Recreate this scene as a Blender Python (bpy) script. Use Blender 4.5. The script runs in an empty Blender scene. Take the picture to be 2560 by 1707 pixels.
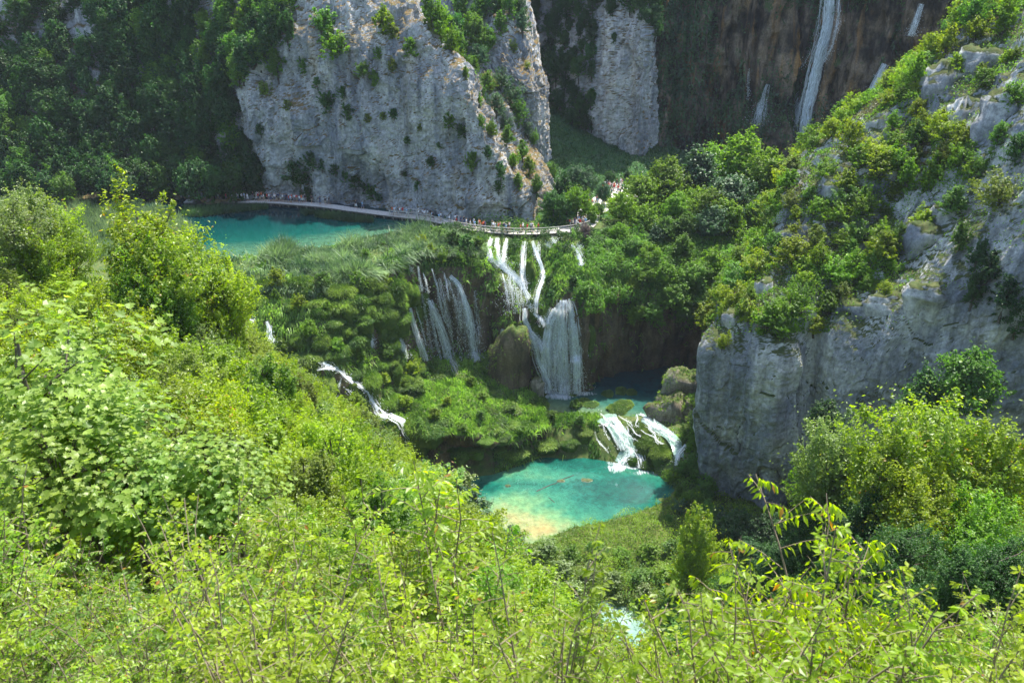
import bpy, math, random
import numpy as np
from mathutils import Vector
from mathutils.bvhtree import BVHTree

# ------------------------------------------------------------------ camera, sky, sun, exposure
SC = bpy.context.scene
COL = SC.collection
CAM_Z = 80.0
PITCH = math.radians(26.0)
FPX = 1024 * 30.0 / 36.0
cam_d = bpy.data.cameras.new('camera')
cam_d.lens = 30.0
cam_d.sensor_width = 36.0
cam_d.clip_start = 0.1
cam_d.clip_end = 3000.0
cam_d.dof.use_dof = True
cam_d.dof.focus_distance = 140.0
cam_d.dof.aperture_fstop = 2.6
cam = bpy.data.objects.new('camera', cam_d)
cam.location = (0, 0, CAM_Z)
cam.rotation_euler = (math.pi / 2 - PITCH, 0, 0)
COL.objects.link(cam)
SC.camera = cam

SUN_EL, SUN_AZ = 64.0, 30.0          # azimuth from +Y (view direction) towards +X
world = bpy.data.worlds.new('World')
SC.world = world
world.use_nodes = True
wn = world.node_tree.nodes
wl = world.node_tree.links
sky = wn.new('ShaderNodeTexSky')
sky.sky_type = 'NISHITA'
sky.sun_disc = False
sky.sun_elevation = math.radians(SUN_EL)
sky.sun_rotation = math.radians(SUN_AZ)
sky.air_density = 1.0
sky.dust_density = 1.5
sky.ozone_density = 1.0
wl.new(sky.outputs[0], wn['Background'].inputs[0])
wn['Background'].inputs[1].default_value = 0.15
sun_d = bpy.data.lights.new('sun', 'SUN')
sun_d.energy = 4.2
sun_d.angle = math.radians(0.53)
sun_d.color = (1.0, 0.95, 0.86)
sun = bpy.data.objects.new('sun', sun_d)
_e, _a = math.radians(SUN_EL), math.radians(SUN_AZ)
SUN_DIR = Vector((math.cos(_e) * math.sin(_a), math.cos(_e) * math.cos(_a), math.sin(_e)))
sun.rotation_euler = (-SUN_DIR).to_track_quat('-Z', 'Y').to_euler()
sun.location = (0, 60, 200)
COL.objects.link(sun)
SC.view_settings.view_transform = 'Standard'
SC.view_settings.look = 'None'
SC.view_settings.gamma = 1.0
SC.view_settings.use_curve_mapping = False
SC.view_settings.exposure = 1.55
try:
    SC.cycles.max_bounces = 8
    SC.cycles.diffuse_bounces = 5
    SC.cycles.glossy_bounces = 3
    SC.cycles.transmission_bounces = 4
    SC.cycles.transparent_max_bounces = 12
    SC.cycles.volume_bounces = 0
    SC.cycles.caustics_reflective = False
    SC.cycles.caustics_refractive = False
    SC.cycles.sample_clamp_indirect = 4.0
except Exception:
    pass

RNG = np.random.default_rng(11)
random.seed(5)
CP, SP = math.cos(PITCH), math.sin(PITCH)

# ------------------------------------------------------------------ pixel <-> place helpers (1024 x 682 photo grid)
def ray(px, py):
    u = (px - 512.0) / FPX
    v = (341.0 - py) / FPX
    return Vector((u, CP + v * SP, -SP + v * CP))

def at(px, py, Y):
    d = ray(px, py)
    t = Y / d.y
    return Vector((d.x * t, Y, CAM_Z + d.z * t))

def on(px, py, z):
    d = ray(px, py)
    t = (z - CAM_Z) / d.z
    return Vector((d.x * t, d.y * t, z))

def proj(p):
    x, y, z = p[0], p[1], p[2] - CAM_Z
    f = y * CP - z * SP
    up = y * SP + z * CP
    f = max(f, 1e-3)
    return 512 + x / f * FPX, 341 - up / f * FPX

def projA(P):
    z = P[:, 2] - CAM_Z
    f = np.maximum(P[:, 1] * CP - z * SP, 1e-3)
    up = P[:, 1] * SP + z * CP
    return 512 + P[:, 0] / f * FPX, 341 - up / f * FPX

# ------------------------------------------------------------------ numpy noise
def _h(ix, iy, iz, seed):
    n = (ix * 374761393 + iy * 668265263 + iz * 1274126177 + seed * 974634533) & 0xFFFFFFFF
    n = ((n ^ (n >> 13)) * 1274126177) & 0xFFFFFFFF
    n = ((n ^ (n >> 15)) * 2246822519) & 0xFFFFFFFF
    return ((n ^ (n >> 16)) & 0xFFFFFF) / float(0xFFFFFF)

def vnoise(P, seed=0):
    P = np.asarray(P, dtype=np.float64)
    i = np.floor(P).astype(np.int64)
    f = P - i
    f = f * f * f * (f * (f * 6 - 15) + 10)
    out = 0
    for dx in (0, 1):
        wx = f[:, 0] if dx else 1 - f[:, 0]
        for dy in (0, 1):
            wy = f[:, 1] if dy else 1 - f[:, 1]
            for dz in (0, 1):
                wz = f[:, 2] if dz else 1 - f[:, 2]
                out = out + wx * wy * wz * _h(i[:, 0] + dx, i[:, 1] + dy, i[:, 2] + dz, seed)
    return out * 2 - 1

def fbm(P, octv=4, seed=0, gain=0.5):
    a, s, out = 1.0, 1.0, 0
    for k in range(octv):
        out = out + a * vnoise(P * s + 17.3 * k, seed + k)
        a *= gain
        s *= 2.03
    return out

def ridged(P, octv=4, seed=0):
    a, s, out = 1.0, 1.0, 0
    for k in range(octv):
        out = out + a * (1 - 2 * np.abs(vnoise(P * s + 9.1 * k, seed + k)))
        a *= 0.5
        s *= 2.1
    return out

def voro(P, seed=0):
    """nearest-cell random value and F2-F1"""
    i = np.floor(P).astype(np.int64)
    n = len(P)
    d1 = np.full(n, 9.0)
    d2 = np.full(n, 9.0)
    val = np.zeros(n)
    for dx in (-1, 0, 1):
        for dy in (-1, 0, 1):
            for dz in (-1, 0, 1):
                cx, cy, cz = i[:, 0] + dx, i[:, 1] + dy, i[:, 2] + dz
                q = np.stack([cx + _h(cx, cy, cz, seed), cy + _h(cx, cy, cz, seed + 1), cz + _h(cx, cy, cz, seed + 2)], 1)
                d = np.linalg.norm(q - P, axis=1)
                r = _h(cx, cy, cz, seed + 3)
                near = d < d1
                d2 = np.where(near, d1, np.minimum(d2, d))
                val = np.where(near, r, val)
                d1 = np.where(near, d, d1)
    return val * 2 - 1, d2 - d1

# ------------------------------------------------------------------ mesh builders
def mk_mesh(name, V, faces, mat=None, smooth=False, attrs=None, uv=None):
    """faces: list of (n,k) int arrays"""
    me = bpy.data.meshes.new(name)
    V = np.asarray(V, dtype=np.float32)
    if not isinstance(faces, (list, tuple)) or isinstance(faces[0], tuple):
        faces = [np.array(faces)]
    faces = [np.asarray(f, dtype=np.int32) for f in faces if len(f)]
    loops = np.concatenate([f.ravel() for f in faces])
    tot = np.concatenate([np.full(len(f), f.shape[1], dtype=np.int32) for f in faces])
    start = np.concatenate([[0], np.cumsum(tot)[:-1]]).astype(np.int32)
    me.vertices.add(len(V))
    me.vertices.foreach_set('co', V.ravel())
    me.loops.add(len(loops))
    me.loops.foreach_set('vertex_index', loops)
    me.polygons.add(len(tot))
    me.polygons.foreach_set('loop_start', start)
    me.polygons.foreach_set('use_smooth', np.full(len(tot), bool(smooth)))
    if uv is not None:
        l = me.uv_layers.new(name='UVMap')
        l.data.foreach_set('uv', np.asarray(uv, dtype=np.float32)[loops].ravel())
    for k, a in (attrs or {}).items():
        at_ = me.attributes.new(k, 'FLOAT', 'POINT')
        at_.data.foreach_set('value', np.asarray(a, dtype=np.float32))
    me.update(calc_edges=True)
    if mat is not None:
        me.materials.append(mat)
    return me

def link(name, data, parent=None, loc=None):
    o = bpy.data.objects.new(name, data)
    COL.objects.link(o)
    if parent is not None:
        o.parent = parent
    if loc is not None:
        o.location = loc
    return o

def tag(o, label=None, cat=None, group=None, kind=None):
    if label: o['label'] = label
    if cat: o['category'] = cat
    if group: o['group'] = group
    if kind: o['kind'] = kind
    return o

def empty(name, loc, rz=0.0, s=1.0):
    o = bpy.data.objects.new(name, None)
    o.empty_display_size = 0.3
    o.location = loc
    o.rotation_euler = (0, 0, rz)
    o.scale = (s, s, s)
    COL.objects.link(o)
    return o

def unit(v):
    return v / np.maximum(np.linalg.norm(v, axis=-1, keepdims=True), 1e-9)

def tube(path, radii, sides=6, cap=True):
    """returns V, [F quads, F tris]"""
    path = np.asarray(path, dtype=float)
    n = len(path)
    tan = np.gradient(path, axis=0)
    tan = unit(tan)
    ref = np.array([0.31, 0.95, 0.05])
    V = []
    for k in range(n):
        a = np.cross(tan[k], ref); a /= max(np.linalg.norm(a), 1e-6)
        b = np.cross(tan[k], a)
        ang = np.arange(sides) * 2 * math.pi / sides
        V.append(path[k] + radii[k] * (np.cos(ang)[:, None] * a + np.sin(ang)[:, None] * b))
    V = np.concatenate(V)
    F = []
    for k in range(n - 1):
        for s in range(sides):
            s2 = (s + 1) % sides
            F.append((k * sides + s, k * sides + s2, (k + 1) * sides + s2, (k + 1) * sides + s))
    return V, np.array(F)

class Bag:
    """collects quad/tri geometry"""
    def __init__(self):
        self.V, self.Q, self.T, self.n = [], [], [], 0
    def add(self, V, Q=None, T=None):
        V = np.asarray(V, dtype=float)
        self.V.append(V)
        if Q is not None and len(Q): self.Q.append(np.asarray(Q) + self.n)
        if T is not None and len(T): self.T.append(np.asarray(T) + self.n)
        self.n += len(V)
    def box(self, c, sx, sy, sz, rz=0.0):
        c = np.asarray(c, dtype=float)
        p = np.array([[x, y, z] for z in (-.5, .5) for y in (-.5, .5) for x in (-.5, .5)]) * (sx, sy, sz)
        cr, sr = math.cos(rz), math.sin(rz)
        p = np.stack([p[:, 0] * cr - p[:, 1] * sr, p[:, 0] * sr + p[:, 1] * cr, p[:, 2]], 1) + c
        self.add(p, [(0, 2, 3, 1), (4, 5, 7, 6), (0, 1, 5, 4), (2, 6, 7, 3), (0, 4, 6, 2), (1, 3, 7, 5)])
    def beam(self, a, b, w, h):
        a = np.asarray(a, float); b = np.asarray(b, float)
        d = b - a; d /= np.linalg.norm(d)
        s = np.cross(d, (0, 0, 1.0)); s /= max(np.linalg.norm(s), 1e-6)
        u = np.cross(s, d)
        p = [q + x * s * w / 2 + y * u * h / 2 for q in (a, b) for (x, y) in ((-1, -1), (1, -1), (1, 1), (-1, 1))]
        self.add(p, [(0, 1, 2, 3), (7, 6, 5, 4), (0, 4, 5, 1), (1, 5, 6, 2), (2, 6, 7, 3), (3, 7, 4, 0)])
    def mesh(self, name, mat, smooth=False):
        fs = []
        if self.Q: fs.append(np.concatenate(self.Q))
        if self.T: fs.append(np.concatenate(self.T))
        return mk_mesh(name, np.concatenate(self.V), fs, mat, smooth)

# ------------------------------------------------------------------ materials
def new_mat(name):
    m = bpy.data.materials.new(name)
    m.use_nodes = True
    nt = m.node_tree
    for n in list(nt.nodes):
        nt.nodes.remove(n)
    out = nt.nodes.new('ShaderNodeOutputMaterial')
    return m, nt, out

def N(nt, typ, **kw):
    n = nt.nodes.new('ShaderNode' + typ)
    for k, v in kw.items():
        if k.startswith('i_'):
            key = k[2:]
            key = int(key) if key.isdigit() else key
            n.inputs[key].default_value = v
        else:
            setattr(n, k, v)
    return n

def ramp(nt, fac, stops):
    r = nt.nodes.new('ShaderNodeValToRGB')
    e = r.color_ramp.elements
    while len(e) < len(stops):
        e.new(0.5)
    for k, (p, c) in enumerate(stops):
        e[k].position = p
        e[k].color = (c, c, c, 1) if isinstance(c, (int, float)) else (*c, 1)
    nt.links.new(fac, r.inputs[0])
    return r

def mix_col(nt, fac, a, b, blend='MIX'):
    m = nt.nodes.new('ShaderNodeMix')
    m.data_type = 'RGBA'
    m.blend_type = blend
    for s, v in ((0, fac), (6, a), (7, b)):
        if hasattr(v, 'is_linked') or hasattr(v, 'links'):
            nt.links.new(v, m.inputs[s])
        elif isinstance(v, (int, float)):
            m.inputs[s].default_value = v
        else:
            m.inputs[s].default_value = (*v, 1)
    return m.outputs[2]

def objcoord(nt, scale=(1, 1, 1)):
    g = nt.nodes.new('ShaderNodeNewGeometry')
    mp = nt.nodes.new('ShaderNodeMapping')
    mp.inputs['Scale'].default_value = scale
    nt.links.new(g.outputs['Position'], mp.inputs[0])
    return mp.outputs[0], g

def noise(nt, vec, scale, detail=5, rough=0.55):
    n = nt.nodes.new('ShaderNodeTexNoise')
    n.inputs['Scale'].default_value = scale
    n.inputs['Detail'].default_value = detail
    n.inputs['Roughness'].default_value = rough
    nt.links.new(vec, n.inputs['Vector'])
    return n.outputs[0]

def leaf_mat(name, dark, light, trans, tfac=0.42, gloss=0.06, var=0.25, accent=None, acc_at=0.93):
    m, nt, out = new_mat(name)
    a = N(nt, 'Attribute', attribute_name='tint')
    oi = N(nt, 'ObjectInfo')
    stops = [(0.0, dark), (0.75, light), (1.0, tuple(min(1, c * 1.2) for c in light))]
    if accent:
        stops = [(0.0, dark), (acc_at - .08, light), (acc_at, accent), (1.0, accent)]
    c = ramp(nt, a.outputs['Fac'], stops).outputs[0]
    hs = N(nt, 'HueSaturation')
    mr = N(nt, 'MapRange'); mr.inputs['To Min'].default_value = 1 - var; mr.inputs['To Max'].default_value = 1 + var
    nt.links.new(oi.outputs['Random'], mr.inputs['Value'])
    mh = N(nt, 'MapRange'); mh.inputs['To Min'].default_value = 0.488; mh.inputs['To Max'].default_value = 0.512
    ml = N(nt, 'Math', operation='MULTIPLY', i_1=7.31); mf = N(nt, 'Math', operation='FRACT')
    nt.links.new(oi.outputs['Random'], ml.inputs[0]); nt.links.new(ml.outputs[0], mf.inputs[0]); nt.links.new(mf.outputs[0], mh.inputs['Value'])
    nt.links.new(mh.outputs[0], hs.inputs['Hue'])
    nt.links.new(mr.outputs[0], hs.inputs['Value'])
    nt.links.new(c, hs.inputs['Color'])
    d = N(nt, 'BsdfDiffuse')
    nt.links.new(hs.outputs[0], d.inputs[0])
    t = N(nt, 'BsdfTranslucent')
    tc = mix_col(nt, 1.0, hs.outputs[0], trans, 'MULTIPLY')
    nt.links.new(tc, t.inputs[0])
    mx = N(nt, 'MixShader', i_0=tfac)
    nt.links.new(d.outputs[0], mx.inputs[1]); nt.links.new(t.outputs[0], mx.inputs[2])
    g = N(nt, 'BsdfGlossy', i_Roughness=0.42)
    g.inputs['Color'].default_value = (.8, .85, .8, 1)
    m2 = N(nt, 'MixShader', i_0=gloss)
    nt.links.new(mx.outputs[0], m2.inputs[1]); nt.links.new(g.outputs[0], m2.inputs[2])
    nt.links.new(m2.outputs[0], out.inputs[0])
    return m

def rock_mat(name, base, pale, stain, warm, moss=(.075, .08, .022), moss_lo=0.55, moss_hi=0.8, streak=0.5, warm_amt=0.35, bump=0.5, sc=1.0):
    m, nt, out = new_mat(name)
    v, g = objcoord(nt)
    vs, _ = objcoord(nt, (1, 1, 0.13))
    n1 = noise(nt, v, 0.11 * sc, 6, .6)
    c = mix_col(nt, ramp(nt, n1, [(.41, 0.0), (.58, 1.0)]).outputs[0], base, pale)
    n2 = noise(nt, vs, 0.30 * sc, 7, .68)
    f2 = ramp(nt, n2, [(.45, 0.0), (.66, streak)]).outputs[0]
    c = mix_col(nt, f2, c, stain)
    n3 = noise(nt, vs, 0.2 * sc, 5, .6)
    c = mix_col(nt, ramp(nt, n3, [(.54, 0.0), (.72, warm_amt)]).outputs[0], c, warm)
    n4 = noise(nt, v, 1.7 * sc, 8, .72)
    c = mix_col(nt, 0.65, c, ramp(nt, n4, [(.36, .35), (.66, 1.3)]).outputs[0], 'MULTIPLY')
    # dark pits and cracks
    vo = N(nt, 'TexVoronoi', feature='DISTANCE_TO_EDGE'); vo.inputs['Scale'].default_value = .35 * sc
    nd = noise(nt, v, .9 * sc, 4)
    va = N(nt, 'VectorMath', operation='ADD'); nt.links.new(vs, va.inputs[0]); nt.links.new(nd, va.inputs[1])
    nt.links.new(va.outputs[0], vo.inputs['Vector'])
    ck = ramp(nt, vo.outputs[0], [(0.0, .78), (.02, 1.0)]).outputs[0]
    c = mix_col(nt, 1.0, c, ck, 'MULTIPLY')
    # moss and dry grass grow on ledges
    sx = N(nt, 'SeparateXYZ'); nt.links.new(g.outputs['Normal'], sx.inputs[0])
    n5 = noise(nt, v, .8 * sc, 6, .7)
    ad = N(nt, 'Math', operation='MULTIPLY_ADD', i_1=0.9, i_2=-.45); nt.links.new(n5, ad.inputs[0])
    ad2 = N(nt, 'Math', operation='ADD'); nt.links.new(sx.outputs[2], ad2.inputs[0]); nt.links.new(ad.outputs[0], ad2.inputs[1])
    mm = ramp(nt, ad2.outputs[0], [(moss_lo, 0.0), (moss_hi, 1.0)]).outputs[0]
    n6 = noise(nt, v, 1.3, 4)
    mc = mix_col(nt, ramp(nt, n6, [(.4, 0.), (.6, 1.)]).outputs[0], moss, (moss[0] * 1.7, moss[1] * 1.25, moss[2] * 1.5))
    c = mix_col(nt, mm, c, mc)
    b = N(nt, 'Bump', i_Strength=bump, i_Distance=.35); nt.links.new(n4, b.inputs['Height'])
    p = N(nt, 'BsdfPrincipled', i_Roughness=.9)
    p.inputs['Specular IOR Level'].default_value = .2
    nt.links.new(c, p.inputs['Base Color']); nt.links.new(b.outputs[0], p.inputs['Normal'])
    nt.links.new(p.outputs[0], out.inputs[0])
    return m

def soil_mat(name, a, b, sc=.5):
    m, nt, out = new_mat(name)
    v, g = objcoord(nt)
    n1 = noise(nt, v, sc, 7, .65)
    c = mix_col(nt, ramp(nt, n1, [(.35, 0.), (.65, 1.)]).outputs[0], a, b)
    n2 = noise(nt, v, 6, 5)
    bp = N(nt, 'Bump', i_Strength=.8, i_Distance=.2); nt.links.new(n2, bp.inputs['Height'])
    p = N(nt, 'BsdfPrincipled', i_Roughness=.95)
    p.inputs['Specular IOR Level'].default_value = .1
    nt.links.new(c, p.inputs['Base Color']); nt.links.new(bp.outputs[0], p.inputs['Normal'])
    nt.links.new(p.outputs[0], out.inputs[0])
    return m

def plain_mat(name, col, rough=.8, var=.0, scale=3.0):
    m, nt, out = new_mat(name)
    p = N(nt, 'BsdfPrincipled', i_Roughness=rough)
    p.inputs['Specular IOR Level'].default_value = .25
    if var:
        v, _ = objcoord(nt)
        c = mix_col(nt, 1.0, col, ramp(nt, noise(nt, v, scale, 5), [(.3, 1 - var), (.7, 1 + var)]).outputs[0], 'MULTIPLY')
        nt.links.new(c, p.inputs['Base Color'])
    else:
        p.inputs['Base Color'].default_value = (*col, 1)
    nt.links.new(p.outputs[0], out.inputs[0])
    return m

def water_mat(name, stops, bscale=1.4, bstr=.12, rough=.06, nscale=.18, namp=.25, spec=.5):
    """colour follows the depth of the lake bed (attribute depth, 0 shore .. 1 deep)"""
    m, nt, out = new_mat(name)
    v, _ = objcoord(nt)
    a = N(nt, 'Attribute', attribute_name='depth')
    n1 = noise(nt, v, nscale, 5, .6)
    f = N(nt, 'Math', operation='MULTIPLY_ADD', i_1=namp, i_2=-namp / 2); nt.links.new(n1, f.inputs[0])
    f2 = N(nt, 'Math', operation='ADD'); nt.links.new(a.outputs['Fac'], f2.inputs[0]); nt.links.new(f.outputs[0], f2.inputs[1])
    c = ramp(nt, f2.outputs[0], stops).outputs[0]
    n3 = noise(nt, v, 1.1, 6, .7)
    c = mix_col(nt, .8, c, ramp(nt, n3, [(.35, .6), (.65, 1.2)]).outputs[0], 'MULTIPLY')
    vb, _ = objcoord(nt, (1.0, 1.5, 1))
    n2 = noise(nt, vb, bscale, 4, .6)
    b = N(nt, 'Bump', i_Strength=bstr, i_Distance=.25); nt.links.new(n2, b.inputs['Height'])
    p = N(nt, 'BsdfPrincipled', i_Roughness=rough, i_IOR=1.33)
    p.inputs['Specular IOR Level'].default_value = spec
    nt.links.new(c, p.inputs['Base Color']); nt.links.new(b.outputs[0], p.inputs['Normal'])
    nt.links.new(p.outputs[0], out.inputs[0])
    return m

def fall_mat(name, thick=.5, soft=.25, su=5.0, sv=.25, col=(.86, .9, .93)):
    m, nt, out = new_mat(name)
    uv = N(nt, 'UVMap')
    mp = N(nt, 'Mapping'); mp.inputs['Scale'].default_value = (su, sv, 1)
    nt.links.new(uv.outputs[0], mp.inputs[0])
    oi = N(nt, 'ObjectInfo')
    mu = N(nt, 'Math', operation='MULTIPLY', i_1=37.0); nt.links.new(oi.outputs['Random'], mu.inputs[0])
    cb = N(nt, 'CombineXYZ'); nt.links.new(mu.outputs[0], cb.inputs[2])
    va = N(nt, 'VectorMath', operation='ADD'); nt.links.new(mp.outputs[0], va.inputs[0]); nt.links.new(cb.outputs[0], va.inputs[1])
    n1 = noise(nt, va.outputs[0], 1.0, 6, .68)
    a = N(nt, 'Attribute', attribute_name='dens')
    # density = noise + dens attribute
    ad = N(nt, 'Math', operation='ADD'); nt.links.new(n1, ad.inputs[0]); nt.links.new(a.outputs['Fac'], ad.inputs[1])
    al = ramp(nt, ad.outputs[0], [(1 - thick - soft, 0.0), (min(1, 1 - thick + soft), 1.0)]).outputs[0]
    d = N(nt, 'BsdfDiffuse'); d.inputs[0].default_value = (*col, 1)
    t = N(nt, 'BsdfTranslucent'); t.inputs[0].default_value = (*col, 1)
    mx = N(nt, 'MixShader', i_0=.55); nt.links.new(d.outputs[0], mx.inputs[1]); nt.links.new(t.outputs[0], mx.inputs[2])
    tr = N(nt, 'BsdfTransparent')
    m2 = N(nt, 'MixShader'); nt.links.new(al, m2.inputs[0]); nt.links.new(tr.outputs[0], m2.inputs[1]); nt.links.new(mx.outputs[0], m2.inputs[2])
    nt.links.new(m2.outputs[0], out.inputs[0])
    return m

M = {}
M['limestone'] = rock_mat('limestone', (.29, .295, .30), (.53, .52, .49), (.12, .14, .17), (.45, .37, .25), streak=.85, warm_amt=.45, moss=(.085, .075, .025), moss_lo=.5, moss_hi=.75)
M['limestone_near'] = rock_mat('limestone_near', (.27, .285, .31), (.60, .59, .55), (.075, .09, .115), (.36, .30, .20), streak=.8, moss=(.04, .062, .016), moss_lo=.46, moss_hi=.66)
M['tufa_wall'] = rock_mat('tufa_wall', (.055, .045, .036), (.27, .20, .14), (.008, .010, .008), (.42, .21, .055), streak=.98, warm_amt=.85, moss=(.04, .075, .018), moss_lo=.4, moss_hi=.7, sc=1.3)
M['tufa_bank'] = rock_mat('tufa_bank', (.10, .075, .045), (.20, .155, .10), (.025, .028, .016), (.24, .15, .06), streak=.9, warm_amt=.5, moss=(.05, .085, .02), moss_lo=.35, moss_hi=.6, sc=1.5)
M['boulder_rock'] = rock_mat('boulder_rock', (.24, .20, .15), (.42, .38, .31), (.07, .065, .04), (.26, .19, .10), streak=.8, moss=(.05, .075, .02), moss_lo=.5, moss_hi=.85, sc=1.8)
M['moss'] = soil_mat('moss', (.045, .085, .015), (.10, .14, .025), 1.2)
M['forest_floor'] = soil_mat('forest_floor', (.03, .032, .014), (.055, .06, .022), .4)
M['hill_soil'] = soil_mat('hill_soil', (.05, .065, .018), (.10, .12, .03), .5)
M['meadow'] = soil_mat('meadow', (.025, .065, .022), (.045, .10, .03), .5)
M['wet_ground'] = soil_mat('wet_ground', (.05, .08, .025), (.085, .12, .04), .4)
M['gravel'] = soil_mat('gravel', (.55, .53, .48), (.72, .70, .65), 2.0)
M['twig_bark'] = plain_mat('twig_bark', (.20, .16, .11), .9, .3, 6)
M['bark'] = plain_mat('bark', (.10, .085, .065), .9, .35, 4)
M['bark_dark'] = plain_mat('bark_dark', (.05, .042, .034), .9, .35, 4)
M['wood'] = plain_mat('weathered_wood', (.46, .43, .39), .8, .25, 2.5)
M['wood_dark'] = plain_mat('old_wood', (.17, .145, .12), .85, .25, 3)
M['fall_thick'] = fall_mat('fall_thick', .48, .20, 18, 1.0)
M['fall_thin'] = fall_mat('fall_thin', .41, .20, 18, 1.3)
M['fall_veil'] = fall_mat('fall_veil', .41, .28, 18, .8)
M['foam'] = fall_mat('foam', .42, .16, 9, 1.0)

# foliage tones: (dark, light, translucent multiplier)
TONE = {
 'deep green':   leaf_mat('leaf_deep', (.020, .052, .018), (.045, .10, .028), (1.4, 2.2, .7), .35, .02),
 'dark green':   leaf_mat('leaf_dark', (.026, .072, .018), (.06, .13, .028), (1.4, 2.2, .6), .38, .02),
 'blue green':   leaf_mat('leaf_blue', (.035, .078, .036), (.08, .15, .065), (1.2, 1.9, .8), .35, .03),
 'mid green':    leaf_mat('leaf_mid', (.052, .115, .018), (.125, .22, .034), (1.7, 2.1, .7), .5, .02),
 'fresh green':  leaf_mat('leaf_fresh', (.065, .14, .010), (.155, .26, .018), (1.7, 1.9, .55), .56, .02),
 'yellow green': leaf_mat('leaf_yellow', (.105, .165, .008), (.235, .315, .017), (1.75, 1.8, .5), .60, .02),
 'olive green':  leaf_mat('leaf_olive', (.08, .12, .018), (.17, .22, .038), (1.7, 1.8, .7), .52, .02),
 'pale green':   leaf_mat('leaf_pale', (.10, .165, .035), (.23, .31, .08), (1.6, 1.75, .75), .52, .035),
 'lime':         leaf_mat('leaf_lime', (.115, .185, .005), (.27, .365, .011), (1.75, 1.8, .45), .62, .03, .15, accent=(.36, .17, .03), acc_at=.985),
 'maple green':  leaf_mat('leaf_maple', (.085, .16, .024), (.215, .31, .055), (1.7, 1.85, .6),   .5, .02, .12),
 'purple grey':  leaf_mat('leaf_purple', (.09, .065, .06), (.17, .13, .115), (1.2, 1.1, 1.0), .25, .02),
}
M['grass_drape'] = leaf_mat('grass_drape', (.055, .12, .020), (.195, .285, .055), (1.65, 1.8, .75), .50, .02, .18)
M['reed'] = leaf_mat('reed', (.06, .115, .05), (.21, .29, .14), (1.3, 1.5, .8), .36, .03, .1)
M['reed_dark'] = leaf_mat('reed_dark', (.03, .07, .025), (.06, .12, .035), (1.4, 1.7, .8), .35, .05, .1)

def in_poly(X, Y, poly):
    poly = np.asarray(poly, float)
    inside = np.zeros(X.shape, bool)
    j = len(poly) - 1
    for i in range(len(poly)):
        xi, yi = poly[i]; xj, yj = poly[j]
        c = ((yi > Y) != (yj > Y)) & (X < (xj - xi) * (Y - yi) / (yj - yi + 1e-12) + xi)
        inside ^= c
        j = i
    return inside

def dist_poly(X, Y, poly):
    poly = np.asarray(poly, float)
    d = np.full(X.shape, 1e9)
    for i in range(len(poly)):
        a, b = poly[i], poly[(i + 1) % len(poly)]
        ab = b - a
        t = np.clip(((X - a[0]) * ab[0] + (Y - a[1]) * ab[1]) / (ab @ ab), 0, 1)
        d = np.minimum(d, np.hypot(X - a[0] - t * ab[0], Y - a[1] - t * ab[1]))
    return d

# ------------------------------------------------------------------ lofted terrain
SURF = {}

def catmull(C, n, axis):
    """resample control array C along axis to n samples with Catmull-Rom"""
    C = np.moveaxis(np.asarray(C, float), axis, 0)
    m = C.shape[0]
    P = np.concatenate([2 * C[:1] - C[1:2], C, 2 * C[-1:] - C[-2:-1]])
    u = np.linspace(0, m - 1 - 1e-6, n)
    i = u.astype(int)
    t = (u - i).reshape((-1,) + (1,) * (C.ndim - 1))
    p0, p1, p2, p3 = P[i], P[i + 1], P[i + 2], P[i + 3]
    r = .5 * (2 * p1 + (p2 - p0) * t + (2 * p0 - 5 * p1 + 4 * p2 - p3) * t ** 2 + (3 * p1 - p0 - 3 * p2 + p3) * t ** 3)
    return np.moveaxis(r, 0, axis)

def grid_faces(nu, nv):
    a = np.arange(nu * nv).reshape(nu, nv)
    return np.stack([a[:-1, :-1], a[1:, :-1], a[1:, 1:], a[:-1, 1:]], -1).reshape(-1, 4)

def grid_normals(G):
    du = np.gradient(G, axis=0)
    dv = np.gradient(G, axis=1)
    return unit(np.cross(du, dv))

def register(name, V, F):
    tri = np.concatenate([F[:, [0, 1, 2]], F[:, [0, 2, 3]]])
    bvh = BVHTree.FromPolygons([Vector(v) for v in V.tolist()], F.tolist())
    SURF[name] = dict(V=V, T=tri, bvh=bvh)

def loft(name, ctrl, nu, nv, mat, disp, label=None, smooth=True, flip=False):
    """ctrl: cols x rows of 3-D points"""
    C = np.array([[tuple(p) for p in col] for col in ctrl])
    G = catmull(catmull(C, nu, 0), nv, 1)
    Nn = grid_normals(G)
    if flip: Nn = -Nn
    P = G.reshape(-1, 3)
    d = disp(P, Nn.reshape(-1, 3))
    if d.ndim == 1:
        P = P + Nn.reshape(-1, 3) * d[:, None]
    else:
        P = P + d
    F = grid_faces(nu, nv)
    if flip: F = F[:, ::-1]
    me = mk_mesh(name, P, F, mat, smooth)
    o = link(name, me)
    o['kind'] = 'structure'
    register(name, P, F)
    return o

def rock_disp(big=1.6, vert=.9, block=.7, fine=.22, seed=0, vs=(.16, .16, .045), bs=.16):
    def f(P, Nn):
        d = big * fbm(P * .07, 3, seed)
        d += vert * (ridged(P * np.array(vs), 3, seed + 20) - .5)
        w = P + 1.2 * np.stack([vnoise(P * .4, seed + 1), vnoise(P * .4, seed + 2), vnoise(P * .4, seed + 3)], 1)
        b1, e1 = voro(w * bs * np.array([1, 1, .45]), seed + 30)
        b2, e2 = voro(w * bs * np.array([3.2, 3.2, 1.7]), seed + 40)
        d += block * b1 + block * .45 * b2
        d -= block * .8 * np.clip(1 - e1 / .05, 0, 1) * np.clip(2.5 * vnoise(P * .09, seed + 77), 0, 1)
        d += fine * fbm(P * 1.1, 4, seed + 50, .6)
        return d
    return f

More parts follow.
